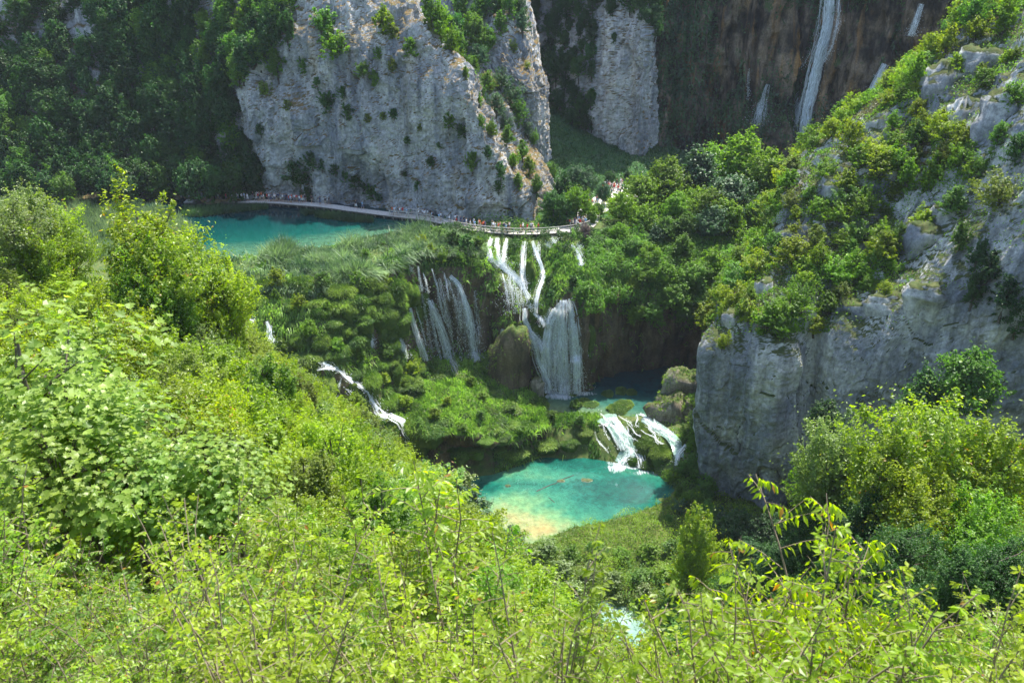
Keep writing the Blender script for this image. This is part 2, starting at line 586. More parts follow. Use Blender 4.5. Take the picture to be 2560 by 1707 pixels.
def behind_walk(f):
    bx, by = [], []
    for px, py in ((150, 201.5), (270, 201), (328, 205.5), (380, 212.5), (427, 218), (470, 227.5), (512, 231.8), (560, 230)):
        p = on(px, py, 28.75); bx.append(p.x); by.append(p.y)
    def g(P, Nn):
        Q = P + Nn * f(P, Nn)[:, None]
        lim = np.interp(Q[:, 0], bx, by) + 2.2 + np.clip(Q[:, 2] - 29, 0, 10) * .12
        w = (Q[:, 2] < 40) & (Q[:, 0] < 9)
        Q[:, 1] = np.where(w, np.maximum(Q[:, 1], lim + .25 * fbm(P * .8, 3, 5)), Q[:, 1])
        return Q - P
    return g

def px_cols(cols):
    return [[at(*p) for p in c] for c in cols]

# --- main limestone cliff behind the lake
cliff_cols = px_cols([
 [(150,198,182),(150,170,184),(150,140,187),(152,110,190),(155,80,193),(158,40,196),(160,0,199),(160,-60,204)],
 [(215,201,177),(215,170,179),(212,140,181),(212,110,183),(215,80,186),(225,40,190),(235,0,193),(240,-60,198)],
 [(262,203,174.5),(260,170,176),(255,140,176),(245,110,177),(240,85,180),(255,50,186),(265,0,190),(270,-60,195)],
 [(300,206,172),(300,172,173),(298,140,173),(290,105,174),(283,75,176),(285,40,178),(288,0,182),(290,-60,190)],
 [(345,209,170),(345,175,171),(342,140,171.5),(338,105,172),(335,70,173),(335,35,175),(335,0,178),(335,-60,188)],
 [(390,214,167.5),(390,180,168.5),(388,145,169),(385,110,170),(380,75,171.5),(378,40,174),(375,5,177),(372,-40,185)],
 [(430,219,164.5),(430,185,165),(428,150,165.5),(425,115,166.5),(420,80,168),(415,45,171.5),(410,15,176),(405,-10,186)],
 [(475,224,161),(474,190,161),(472,155,161.5),(470,120,162.5),(465,90,164.5),(450,65,169),(436,45,175),(430,30,186)],
 [(512,227,159),(508,195,159.5),(500,165,160),(488,135,162),(477,105,165),(470,85,170),(462,65,177),(455,50,187)],
 [(540,227,160),(532,205,163),(522,180,166),(510,150,169),(500,120,172),(490,95,176),(485,80,181),(480,60,188)],
 [(552,223,168),(548,205,172),(545,180,176),(540,150,180),(532,120,183),(520,95,186),(505,80,189),(490,60,192)],
])
loft('limestone_cliff', cliff_cols, 330, 200, M['limestone'], behind_walk(rock_disp(1.8, 1.1, .6, .24, 3)), smooth=False)

# --- rear rock stack
loft('rear_cliff', px_cols([
 [(420,170,199),(420,120,199),(420,80,199),(420,45,200),(420,20,204),(420,-60,212)],
 [(466,170,192),(468,120,192),(472,80,192),(476,45,193),(482,20,197),(485,-60,205)],
 [(505,165,185),(505,120,185),(503,85,185),(500,55,187),(500,20,194),(500,-60,204)],
 [(535,165,184),(534,125,183),(533,95,183),(527,78,184.5),(520,35,193),(518,-60,203)],
 [(546,170,188),(544,130,187),(542,100,187),(540,84,188),(528,30,197),(524,-60,206)],
 [(548,170,200),(546,130,200),(544,100,200),(541,80,201),(530,30,207),(524,-60,214)],
]), 110, 130, M['limestone'], rock_disp(.8, .6, .6, .3, 9), smooth=False)

# --- back wall: dark wooded part, grey buttress, brown tufa wall of the tall waterfall
def back_cols():
    base = [
     [(470,140,236),(470,95,238),(470,50,239),(470,0,240),(470,-110,244)],
     [(520,140,228),(518,95,229),(515,50,230),(512,0,232),(512,-110,238)],
     [(560,146,218),(558,100,218),(555,50,220),(552,0,222),(552,-110,230)],
     [(595,152,207),(592,105,207),(590,60,209),(588,0,214),(586,-110,224)],
     [(628,160,199),(632,110,199),(638,60,201),(641,10,204),(640,-110,212)],
     [(645,160,199),(647,110,200),(648,60,201),(648,10,204),(648,-110,212)],
     [(653,160,212),(655,105,213),(656,60,213),(656,10,214),(656,-110,218)],
     [(690,160,215),(690,105,215),(690,55,215),(690,5,216),(690,-110,219)],
     [(735,162,215),(735,105,214),(735,55,215),(735,5,216),(735,-110,219)],
     [(765,165,212),(765,110,213),(768,55,214),(768,5,215),(768,-110,218)],
     [(790,168,216),(790,110,216),(790,55,216),(790,5,216),(790,-110,219)],
     [(815,170,211),(818,110,212),(825,55,212),(830,5,213),(830,-110,215)],
     [(850,170,207),(850,110,208),(855,55,209),(860,5,210),(860,-110,213)],
     [(900,170,200),(900,110,202),(900,55,203),(900,5,204),(900,-110,208)],
     [(960,170,194),(960,110,196),(960,55,197),(960,5,198),(960,-110,202)],
     [(1080,170,186),(1080,110,188),(1080,55,189),(1080,5,190),(1080,-110,194)]]
    return px_cols(base)
bc = back_cols()
loft('wooded_cliff', bc[:7], 150, 150, M['limestone'], rock_disp(1.2, 1.0, .6, .3, 15), smooth=False)
def tufa_disp(P, Nn):
    d = 3.2 * ridged(P * np.array([.10, .10, .02]), 3, 60) + 1.4 * ridged(P * np.array([.4, .4, .07]), 3, 64)
    d += .9 * fbm(P * np.array([.5, .5, .2]), 4, 70) + .7 * fbm(P * .12, 3, 74)
    return d
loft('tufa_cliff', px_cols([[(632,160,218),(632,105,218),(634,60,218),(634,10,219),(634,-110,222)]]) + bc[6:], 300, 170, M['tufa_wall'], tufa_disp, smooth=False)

# --- far left wooded slope
def left_slope():
    cols = []
    for px, off in ((-420, -10), (-250, 0), (-120, 4), (-20, 4), (60, 2), (130, 0), (200, 0), (262, 4)):
        cols.append([(px, 208, 168 + off), (px, 196, 175 + off), (px, 150, 182 + off), (px, 100, 189 + off), (px, 50, 196 + off), (px, 0, 203 + off), (px, -90, 215 + off)])
    return px_cols(cols)
loft('wooded_slope', left_slope(), 170, 110, M['limestone'], rock_disp(1.8, 1.0, .8, .3, 81))

# --- valley floor behind the boardwalk (meadow, path, clump of trees)
fl = []
for X, zs in ((-8, (33, 31, 29.5, 28.6, 28.2, 27.4, 23)), (4, (36, 32, 29.8, 28.7, 28.4, 27.6, 24)), (12, (39, 33, 30, 28.9, 28.5, 27.3, 25)),
              (20, (37, 32.5, 30, 29, 28.6, 27, 24.5)), (30, (34, 31.5, 30, 29, 28.3, 26, 23)), (42, (30, 29.5, 29.5, 29, 28, 25.5, 22)),
              (56, (26, 26.5, 28, 29, 28.5, 26, 22)), (75, (25, 25.5, 27, 29, 29, 27, 23)), (100, (33, 33, 33, 32, 30, 28, 25))):
    Ys = (218, 198, 184, 172, 160, 150, 143.5)
    fl.append([(X, y, z) for y, z in zip(Ys, zs)])
loft('valley_floor', fl, 130, 110, M['meadow'], lambda P, Nn: np.stack([0 * P[:, 0], 0 * P[:, 0], .5 * fbm(P * .12, 3, 90) + .15 * fbm(P * .7, 3, 91)], 1), flip=True)

# --- tufa barrier: reed plateau, wall of the lower falls, moss dome, cascades
def T(X, *n):
    return [(X, y, z) for y, z in n]
barrier = [
 T(-85,(176,26),(150,27.5),(138,28.3),(130,28.3),(125,27),(119,22),(115,16),(111,10),(107,5),(103,2),(100,0),(95,-3)),
 T(-66,(178,25),(148,27.5),(140,28.2),(132,28.3),(125,27),(119,22),(115,16),(111,10),(107,5),(103,2),(100,0),(95,-3)),
 T(-54,(178,24),(140,27.5),(136,28.2),(132,28.3),(125,27.5),(119,23),(115,17),(111,11),(107,6),(103,2),(100,0),(95,-3)),
 T(-45,(178,24),(143,27.5),(139,28.2),(132,28.4),(125,27.5),(119,23.5),(115,18),(111,12),(108,7),(104,3),(101,0),(96,-3)),
 T(-37,(176,24),(146,27.5),(142,28.2),(134,28.4),(125,28),(119,23.5),(116,19),(112,13.5),(109,8),(105,3),(102,0),(97,-3)),
 T(-29,(174,24),(151,27.5),(146,28.2),(136,28.4),(126,28),(121,25),(117,20),(114.5,16),(112,10),(108,4),(105,0),(100,-3)),
 T(-22,(172,24),(155,27.5),(150,28.2),(138,28.4),(131,28.2),(128,25),(126,19.5),(120,14),(116,10),(113,5),(109,0),(104,-3)),
 T(-17.5,(170,25),(159,27.6),(154,28.2),(142,28.4),(138,28),(136.5,23),(134,14),(128,10),(116.5,8.5),(116,5),(112.6,0),(107,-3)),
 T(-14,(170,25),(162,27.6),(157,28.2),(144,28.5),(140.5,28),(139,25),(138,16),(136,9.5),(116,8.8),(117,5),(114.6,0),(110,-3)),
 T(-10,(170,25),(162,27.6),(157,28.2),(145,28.5),(141,28),(139.5,25),(138.5,16),(136.5,9.5),(115.8,8.8),(117,5),(114.8,0),(111,-3)),
 T(-5,(168,26),(161,27.6),(156,28),(148,28.3),(142,27.5),(140,24),(138.5,15),(136,9),(116,7.6),(117,4.5),(114.4,0),(110,-3)),
 T(0,(168,26),(160,27.6),(155,27.9),(149.5,28),(142,24.5),(137,20.5),(135.5,14),(134.5,7.5),(118.6,4.9),(119,3),(116.6,0),(112,-3)),
 T(5,(168,27),(160,27.8),(155,27.9),(149.5,28),(142,24.3),(136.5,20),(135.5,14),(134.5,5),(122.4,4.8),(122,3),(119.6,0),(115,-3)),
 T(9,(168,27.5),(160,28),(155,28),(149,28),(141,25),(136,22),(135.3,14),(134.7,3),(128,4),(123,4.2),(119.5,0),(115,-3)),
 T(13,(168,28),(160,28.2),(155,28.2),(149,28),(141,25.5),(136.2,22),(135.5,14),(135,3),(129,3.2),(125,4.2),(119.5,0),(115,-3)),
 T(17,(168,28),(160,28.4),(155,28.4),(150,28),(143,25),(140,20),(139.5,12),(139.5,2.5),(130,3),(124.5,4.15),(118.5,.2),(114,-3)),
 T(22,(168,28.5),(160,28.4),(155,28.2),(150,27.5),(144,24),(141,19),(142,10),(142.5,2),(130,3),(124,4.15),(117,.2),(112,-3)),
 T(27,(168,28.5),(160,28.4),(155,28),(150,27),(145,23.5),(142,19),(143.5,10),(143.5,2),(131,3.2),(124,4.3),(114,2.6),(108,-2)),
 T(32,(168,28.5),(160,28.2),(155,28),(150,27),(145,23.5),(142,19),(144,10),(144,2),(131,4),(122,5),(114,4),(107,0)),
 T(48,(168,28.5),(160,28.2),(155,28),(150,27),(146,24),(143,19),(143,10),(142,3),(133,4),(124,5),(116,4),(108,0)),
]
def barrier_disp(P, Nn):
    steep = 1 - np.clip((Nn[:, 2] - .25) / .4, 0, 1)
    low = np.clip((27.2 - P[:, 2]) / 2.0, 0, 1)
    mid = np.clip((P[:, 2] - 4.3) / 1.5, 0.12, 1)
    d = steep * (.7 * ridged(P * np.array([.45, .45, .06]), 3, 100) + .45 * fbm(P * np.array([.8, .8, .4]), 4, 104))
    d2 = (1 - steep) * low * mid * (.7 * fbm(P * .35, 3, 108)) + .06 * fbm(P * .9, 3, 109)
    return Nn * (d * np.maximum(low, .1))[:, None] + np.stack([0 * d2, 0 * d2, d2], 1)
loft('tufa_barrier', barrier, 420, 260, M['tufa_bank'], barrier_disp, flip=True)

# --- right cliff
right_cols = px_cols([
 [(712,420,150),(714,390,150),(716,360,150),(720,335,151),(730,305,153),(748,275,156),(775,225,160),(805,165,164),(858,112,168),(950,35,174),(980,-60,180)],
 [(701,480,122),(703,430,122),(705,385,122.5),(708,347,123),(718,315,125),(738,284,129),(768,232,135),(797,175,141),(852,118,147),(943,40,154),(975,-40,162)],
 [(700,493,110.5),(702,440,111),(704,390,111.5),(706,349,112),(719,318,116),(743,287,121),(773,232,127),(802,176,133),(855,122,138),(947,46,146),(985,-20,156)],
 [(730,512,107),(730,450,107.5),(730,400,108),(733,354,108.5),(746,322,111),(766,287,116),(796,237,121),(831,182,126),(882,122,132),(958,44,140),(1000,-20,152)],
 [(775,530,103),(778,470,103.5),(780,410,104),(785,364,104.5),(793,327,107),(811,287,112),(841,237,117),(881,182,121),(925,115,128),(975,44,136),(1015,-20,150)],
 [(809,532,104),(811,470,105),(812,420,106),(813,370,107),(818,325,109),(838,282,113),(866,234,117),(905,176,121),(945,112,127),(992,44,134),(1030,-20,148)],
 [(835,530,102),(837,470,102.5),(838,410,103),(842,358,103.5),(848,318,106),(866,280,110),(888,230,115),(925,172,119),(962,108,125),(1010,42,132),(1050,-20,146)],
 [(880,522,100),(880,460,100.5),(882,400,101),(885,345,102),(890,310,104),(900,275,108),(918,225,113),(950,165,117),(985,100,122),(1026,36,129),(1070,-20,142)],
 [(940,512,97),(940,440,97.5),(945,380,98.5),(950,325,99.5),(955,290,101),(965,255,104),(985,205,107),(1010,150,110),(1040,85,114),(1075,10,120),(1110,-50,134)],
 [(1024,500,93),(1024,430,93.5),(1024,370,94),(1026,310,95),(1030,260,97),(1040,220,99),(1055,170,101),(1075,110,104),(1100,50,108),(1130,-40,114),(1160,-80,128)],
 [(1180,480,86),(1180,410,86.5),(1180,350,87),(1180,290,88),(1185,240,90),(1190,200,92),(1200,140,94),(1215,80,97),(1230,10,101),(1250,-60,107),(1270,-100,120)],
])
loft('right_cliff', right_cols, 330, 320, M['limestone_near'], rock_disp(1.0, .8, .38, .13, 121, vs=(.17, .17, .022), bs=.13), smooth=False)

# --- near hillside (heightfield)
HX = np.array([-140, -95, -60, -45, -30, -20, -10, -4, 2, 8, 15, 25, 40, 70, 120.])
HY = np.array([-20, 0, 6, 9, 12, 16, 20, 30, 45, 60, 70, 80, 90, 100, 112.])
HZ = np.array([
 # X: -140  -95  -60  -45  -30  -20  -10   -4    2    8   15   25   40   70  120
 [92, 90, 87, 86, 84, 83, 82, 82, 82, 82, 82, 83, 84, 86, 90],
 [88, 85, 82, 80, 79, 78.4, 78.2, 78, 78, 78, 78, 78.4, 79, 81, 84],
 [84, 80, 76, 74, 73, 72.6, 72.4, 72.2, 71.4, 72, 72.4, 73, 74, 76, 79],
 [83, 79, 74, 72, 71, 70.6, 70.4, 70.0, 68.6, 69.6, 69.6, 70, 71, 73, 77],
 [82, 77, 72, 70, 69, 68.4, 68.0, 67.0, 65.0, 65.5, 65.0, 65.5, 67, 70, 75],
 [81, 76, 70.5, 68, 66.5, 65.8, 65.2, 63.8, 60.5, 58.5, 57, 57.5, 60, 66, 73],
 [80, 74, 69, 66.5, 64.5, 63.5, 62.0, 60.0, 56.0, 52.0, 50, 51, 54.5, 62, 70],
 [79, 72, 65.5, 62.5, 60, 58, 55.5, 52, 46, 40, 37.5, 39, 46, 57, 66],
 [78, 70, 62, 58.5, 55.5, 51.5, 45.5, 41, 34, 26.5, 23.5, 26, 35, 51, 62],
 [77, 68, 58.5, 54, 50, 44.5, 34.5, 28, 20, 13, 11, 15, 25, 44, 58],
 [75, 65, 55, 50, 45, 38, 27, 19, 11, 4, 2, 7, 16, 36, 52],
 [70, 59, 48, 43, 38, 30, 18.5, 11, 5, 1, .6, 3, 9, 26, 44],
 [60, 48, 38, 33, 28, 21, 9, 4, 1.5, .8, .6, 1.4, 5, 17, 34],
 [48, 36, 28, 23, 18, 12, 2.5, .8, .3, .3, .3, .6, 2, 9, 24],
 [40, 30, 22, 17, 12, 7, 0.6, .3, .3, .3, .3, .4, 0, 4, 14]])
POOL = [(470,478),(482,474),(500,470),(520,464),(545,459),(570,455),(600,453),(640,453),(660,464),(672,478),(676,490),(664,502),(640,512),(610,520),(575,527),(545,540),(525,546),(505,536),(488,515),(470,498),(455,488)]
STREAM = [(590,600),(612,597),(636,606),(660,628),(662,652),(630,652),(606,640),(594,620)]
POOL3 = [tuple(on(x, y, 0.0))[:2] for x, y in POOL]
STREAM3 = [tuple(on(x, y, -.5))[:2] for x, y in STREAM]
def hill_disp(P, Nn):
    dz = np.clip(P[:, 2] / 6, .05, 1) * (.5 * fbm(P * .15, 3, 140) + .12 * fbm(P * .8, 3, 141)) * np.clip(np.hypot(P[:, 0], P[:, 1]) / 8, 0, 1)
    z = P[:, 2] + dz
    for poly, lev in ((POOL3, 0.0), (STREAM3, -.5)):
        X, Y = P[:, 0], P[:, 1]
        ins = in_poly(X, Y, poly); d = dist_poly(X, Y, poly)
        wob = .35 * vnoise(P * .5, 9)
        if lev == 0:
            z = np.where(ins, np.minimum(z, lev - .15 - .3 * d), np.where(P[:, 1] > 84, np.maximum(z, lev + .06 + np.clip(.25 * d + wob * .3, 0, .8)), z))
        else:
            z = np.where(ins, np.minimum(z, lev - .1 - .3 * d), z)
    return np.stack([0 * z, 0 * z, z - P[:, 2]], 1)
def hill_grid():
    cols = []
    for i, x in enumerate(HX):
        cols.append([(x, HY[j], HZ[j, i]) for j in range(len(HY))])
    return cols
loft('hillside', hill_grid(), 260, 300, M['hill_soil'], hill_disp)

# --- ground sheet under everything
me = mk_mesh('ground', [(-900, -700, -9), (900, -700, -9), (900, 1100, -9), (-900, 1100, -9)], [[(0, 1, 2, 3)]], M['forest_floor'])
tag(link('ground', me), kind='structure')

hm = bpy.data.materials.new('haze')
hm.use_nodes = True
for n_ in list(hm.node_tree.nodes):
    if n_.type != 'OUTPUT_MATERIAL': hm.node_tree.nodes.remove(n_)
pv = hm.node_tree.nodes.new('ShaderNodeVolumePrincipled')
pv.inputs['Color'].default_value = (.80, .88, 1.0, 1)
pv.inputs['Density'].default_value = .00008
pv.inputs['Anisotropy'].default_value = .0
hm.node_tree.links.new(pv.outputs[0], [n_ for n_ in hm.node_tree.nodes if n_.type == 'OUTPUT_MATERIAL'][0].inputs['Volume'])
hb = Bag(); hb.box((0, 200, 60), 1830, 1830, 142)
tag(link('haze', hb.mesh('haze', hm)), kind='stuff')

TERR = ['limestone_cliff', 'rear_cliff', 'wooded_cliff', 'tufa_cliff', 'wooded_slope', 'valley_floor', 'tufa_barrier', 'right_cliff', 'hillside']
ORG = Vector((0, 0, CAM_Z))
def hit(px, py, names=None):
    d = ray(px, py).normalized()
    best = None
    for n in (names or TERR):
        r = SURF[n]['bvh'].ray_cast(ORG, d, 600)
        if r[0] is not None and (best is None or r[3] < best[1]):
            best = (r[0], r[3], r[1])
    return best

def drop(x, y, names=None, z0=200):
    best = None
    for n in (names or TERR):
        r = SURF[n]['bvh'].ray_cast(Vector((x, y, z0)), Vector((0, 0, -1)), 400)
        if r[0] is not None and (best is None or r[0].z > best.z):
            best = r[0]
    return best

def scatter(name, n, rng, mask=None):
    """area-weighted random points on a terrain sheet -> P, normals"""
    S = SURF[name]
    V, Tt = S['V'], S['T']
    a, b, c = V[Tt[:, 0]], V[Tt[:, 1]], V[Tt[:, 2]]
    cr = np.cross(b - a, c - a)
    ar = np.linalg.norm(cr, axis=1)
    nn = unit(cr)
    if np.sum(nn[:, 2] * ar) < 0: nn = -nn
    cen = (a + b + c) / 3
    w = ar.copy()
    if mask is not None:
        w = w * mask(cen, nn)
    if w.sum() <= 0:
        return np.zeros((0, 3)), np.zeros((0, 3))
    k = rng.choice(len(Tt), n, p=w / w.sum())
    r1 = np.sqrt(rng.random(n))[:, None]
    r2 = rng.random(n)[:, None]
    P = a[k] * (1 - r1) + b[k] * r1 * (1 - r2) + c[k] * r1 * r2
    return P, nn[k]

def thin(P, dmin):
    """greedy poisson thinning; returns kept indices"""
    keep = []
    cells = {}
    for i, p in enumerate(P):
        r = dmin[i] if hasattr(dmin, '__len__') else dmin
        key = (int(p[0] // 3), int(p[1] // 3), int(p[2] // 3))
        ok = True
        R = int(r // 3) + 1
        for dx in range(-R, R + 1):
            for dy in range(-R, R + 1):
                for dz in range(-R, R + 1):
                    for j in cells.get((key[0] + dx, key[1] + dy, key[2] + dz), ()):
                        if np.sum((P[j] - p) ** 2) < r * r:
                            ok = False; break
                    if not ok: break
                if not ok: break
            if not ok: break
        if ok:
            keep.append(i)
            cells.setdefault(key, []).append(i)
    return keep

# ------------------------------------------------------------------ water sheets
def water_sheet(name, z, x0, x1, y0, y1, step, depthf, mat, keep=None):
    xs = np.arange(x0, x1 + step, step); ys = np.arange(y0, y1 + step, step)
    X, Y = np.meshgrid(xs, ys, indexing='ij')
    V = np.stack([X.ravel(), Y.ravel(), np.full(X.size, z)], 1)
    F = grid_faces(len(xs), len(ys))
    if keep is not None:
        c = V[F].mean(1)
        F = F[keep(c[:, 0], c[:, 1])]
    me = mk_mesh(name, V, F, mat, True, attrs={'depth': depthf(X, Y).ravel()})
    o = link(name, me)
    o['kind'] = 'structure'
    return o

pool_mat = water_mat('pool_water', [(.0, (.30, .24, .10)), (.10, (.24, .25, .11)), (.25, (.12, .24, .11)), (.46, (.028, .155, .095)), (.7, (.004, .092, .066)), (1.0, (.001, .045, .036))], 3.2, .8, .04, namp=.5, nscale=.34, spec=.35)
lake_mat = water_mat('lake_water', [(.0, (.05, .12, .07)), (.25, (.005, .062, .05)), (.6, (.0015, .04, .038)), (1.0, (.001, .02, .024))], 1.0, .05, .04)
mid_mat = water_mat('mid_water', [(.0, (.10, .15, .07)), (.4, (.03, .10, .075)), (1.0, (.006, .045, .05))], 1.8, .18, .08)
stream_mat = water_mat('stream_water', [(.0, (.26, .33, .25)), (.5, (.19, .30, .25)), (1.0, (.11, .25, .21))], 2.5, .2, .1)

# lower pool: depth rises from the sandy near-left shore to the middle right
sand = on(540, 530, 0); deep = on(632, 500, 0)
def pool_depth(X, Y):
    d = np.full(X.shape, .40)
    P = np.stack([X.ravel(), Y.ravel(), 0 * X.ravel()], 1)
    n = fbm(P * .12, 3, 200).reshape(X.shape)
    # main basin, offset to the right
    d += .48 * np.exp(-(((X - deep.x + 2) / 9.0) ** 2 + ((Y - deep.y - 2) / 5.5) ** 2))
    f = on(520, 490, 0); d += .22 * np.exp(-(((X - f.x) / 9.0) ** 2 + ((Y - f.y - 1.5) / 1.6) ** 2))
    g = on(485, 487, 0); d += .30 * np.exp(-(((X - g.x) / 3.0) ** 2 + ((Y - g.y) / 2.5) ** 2))
    h = on(575, 462, 0); d += .42 * np.exp(-(((X - h.x) / 6.0) ** 2 + ((Y - h.y) / 2.2) ** 2))
    d -= .30 * np.exp(-(((X - sand.x + 1) / 7.0) ** 2 + ((Y - sand.y) / 4.0) ** 2))
    s2 = on(500, 515, 0); d -= .16 * np.exp(-(((X - s2.x) / 6.0) ** 2 + ((Y - s2.y) / 5.0) ** 2))
    s3 = on(560, 478, 0); d -= .10 * np.exp(-(((X - s3.x) / 5.0) ** 2 + ((Y - s3.y) / 1.5) ** 2))
    return np.clip(d + .06 * n, .03, 1)
water_sheet('lower_pool', 0.0, -14, 28, 95, 123, .5, pool_depth, pool_mat)
def lake_depth(X, Y):
    # shallow shelf in front of the near reeds
    sh = np.interp(X, [-60, -45, -37, -29, -22, -15], [143, 147, 150, 155, 159, 161])
    return np.clip((Y - sh) / 22.0 + .12, 0.02, 1)
water_sheet('upper_lake', 28.0, -110, 8, 134, 182, 1.0, lake_depth, lake_mat,
            keep=lambda X, Y: Y > np.interp(X, [-60, -45, -37, -29, -22, -15, -8, 8], [136, 140, 143, 149, 154, 157, 157, 157]))
def mid_depth(X, Y):
    return np.clip((Y - 127.5) / 12.0 + .03 * (X - 12), 0.02, 1)
water_sheet('middle_pool', 4.0, 3, 33, 125.5, 148, .6, mid_depth, mid_mat)
sx = on(618, 618, -1.5)
water_sheet('lower_stream', -.5, sx.x - 10, sx.x + 10, sx.y - 9, sx.y + 7, 1.0, lambda X, Y: .5 + .3 * np.sin(X * .5) * np.cos(Y * .4), stream_mat)

# ------------------------------------------------------------------ waterfalls
def crop4(*pts): return [(384 + x * .12245, 168 + y * .12245) for x, y in pts]
def crop5(*pts): return [(224 + x * .12245, 304 + y * .12245) for x, y in pts]
def crop6(*pts): return [(440 + x * .12245, 344 + y * .12245) for x, y in pts]

STREAM_PX = []
def surf_path(pts, names, lift=.35, fall=True):
    """3-D path of a stream: from lip to foot on the rock the photo shows it on"""
    pts = [(float(a), float(b)) for a, b in pts]
    dense = []
    for (a, b), (c, d) in zip(pts[:-1], pts[1:]):
        n = max(2, int(math.hypot(c - a, d - b) / 3))
        for k in range(n):
            dense.append((a + (c - a) * k / n, b + (d - b) * k / n))
    dense.append(pts[-1])
    if 'tufa_barrier' in names: STREAM_PX.extend(dense)
    out = []
    lastY = None
    for px, py in dense:
        h = hit(px, py, names)
        p = h[0] if h else at(px, py, lastY or 140)
        q = p + (ORG - p).normalized() * lift
        Y = q.y
        if lastY is not None and fall:
            Y = min(Y, lastY)              # water only falls outwards
            Y = max(Y, lastY - 1.6)
        q = at(px, py, Y)
        lastY = Y
        out.append(q)
    return np.array([tuple(p) for p in out])

def ribbon(path, w0, w1, nu=5, seed=0, flat=False, bulge=.25, dens=(0, 0), dens_edge=-.42, rough=.3):
    """curved water sheet along the path; w in metres"""
    rng = np.random.default_rng(seed)
    n = max(6, int(len(path) * 1.6))
    C = catmull(path, n, 0)
    C[:, :] = (C + np.concatenate([C[:1], C[:-1]]) + np.concatenate([C[1:], C[-1:]])) / 3
    tan = unit(np.gradient(C, axis=0))
    view = unit(np.array([0, 0, CAM_Z]) - C)
    if flat: view = unit(view * .35 + np.array([0, 0, 1.0]))
    else: view = view * [1, 1, .3]
    side = unit(np.cross(tan, view))
    fwd = unit(np.cross(side, tan))
    L = np.concatenate([[0], np.cumsum(np.linalg.norm(np.diff(C, axis=0), axis=1))])
    t = L / L[-1]
    W = w0 + (w1 - w0) * t
    W = W * (1 + .22 * vnoise(np.stack([L * .5, 0 * L, 0 * L + seed], 1), 7))
    V, UV, D = [], [], []
    for k in range(nu + 1):
        u = k / nu * 2 - 1
        off = u * W / 2
        b = bulge * (1 - u * u) * np.minimum(1, W)
        jit = rough * vnoise(np.stack([L * .9, np.full(n, u * 2.0), np.full(n, seed * 1.7)], 1), 5)
        V.append(C + side * off[:, None] + fwd * (b + jit)[:, None])
        UV.append(np.stack([np.full(n, (u * .5 + .5)) * W / 3.0, L / 3.0], 1))
        D.append(dens[0] + (dens[1] - dens[0]) * t + dens_edge * abs(u) ** 2.5)
    V = np.stack(V); UV = np.stack(UV); D = np.stack(D)
    return V.reshape(-1, 3), grid_faces(nu + 1, n), UV.reshape(-1, 2), D.reshape(-1)

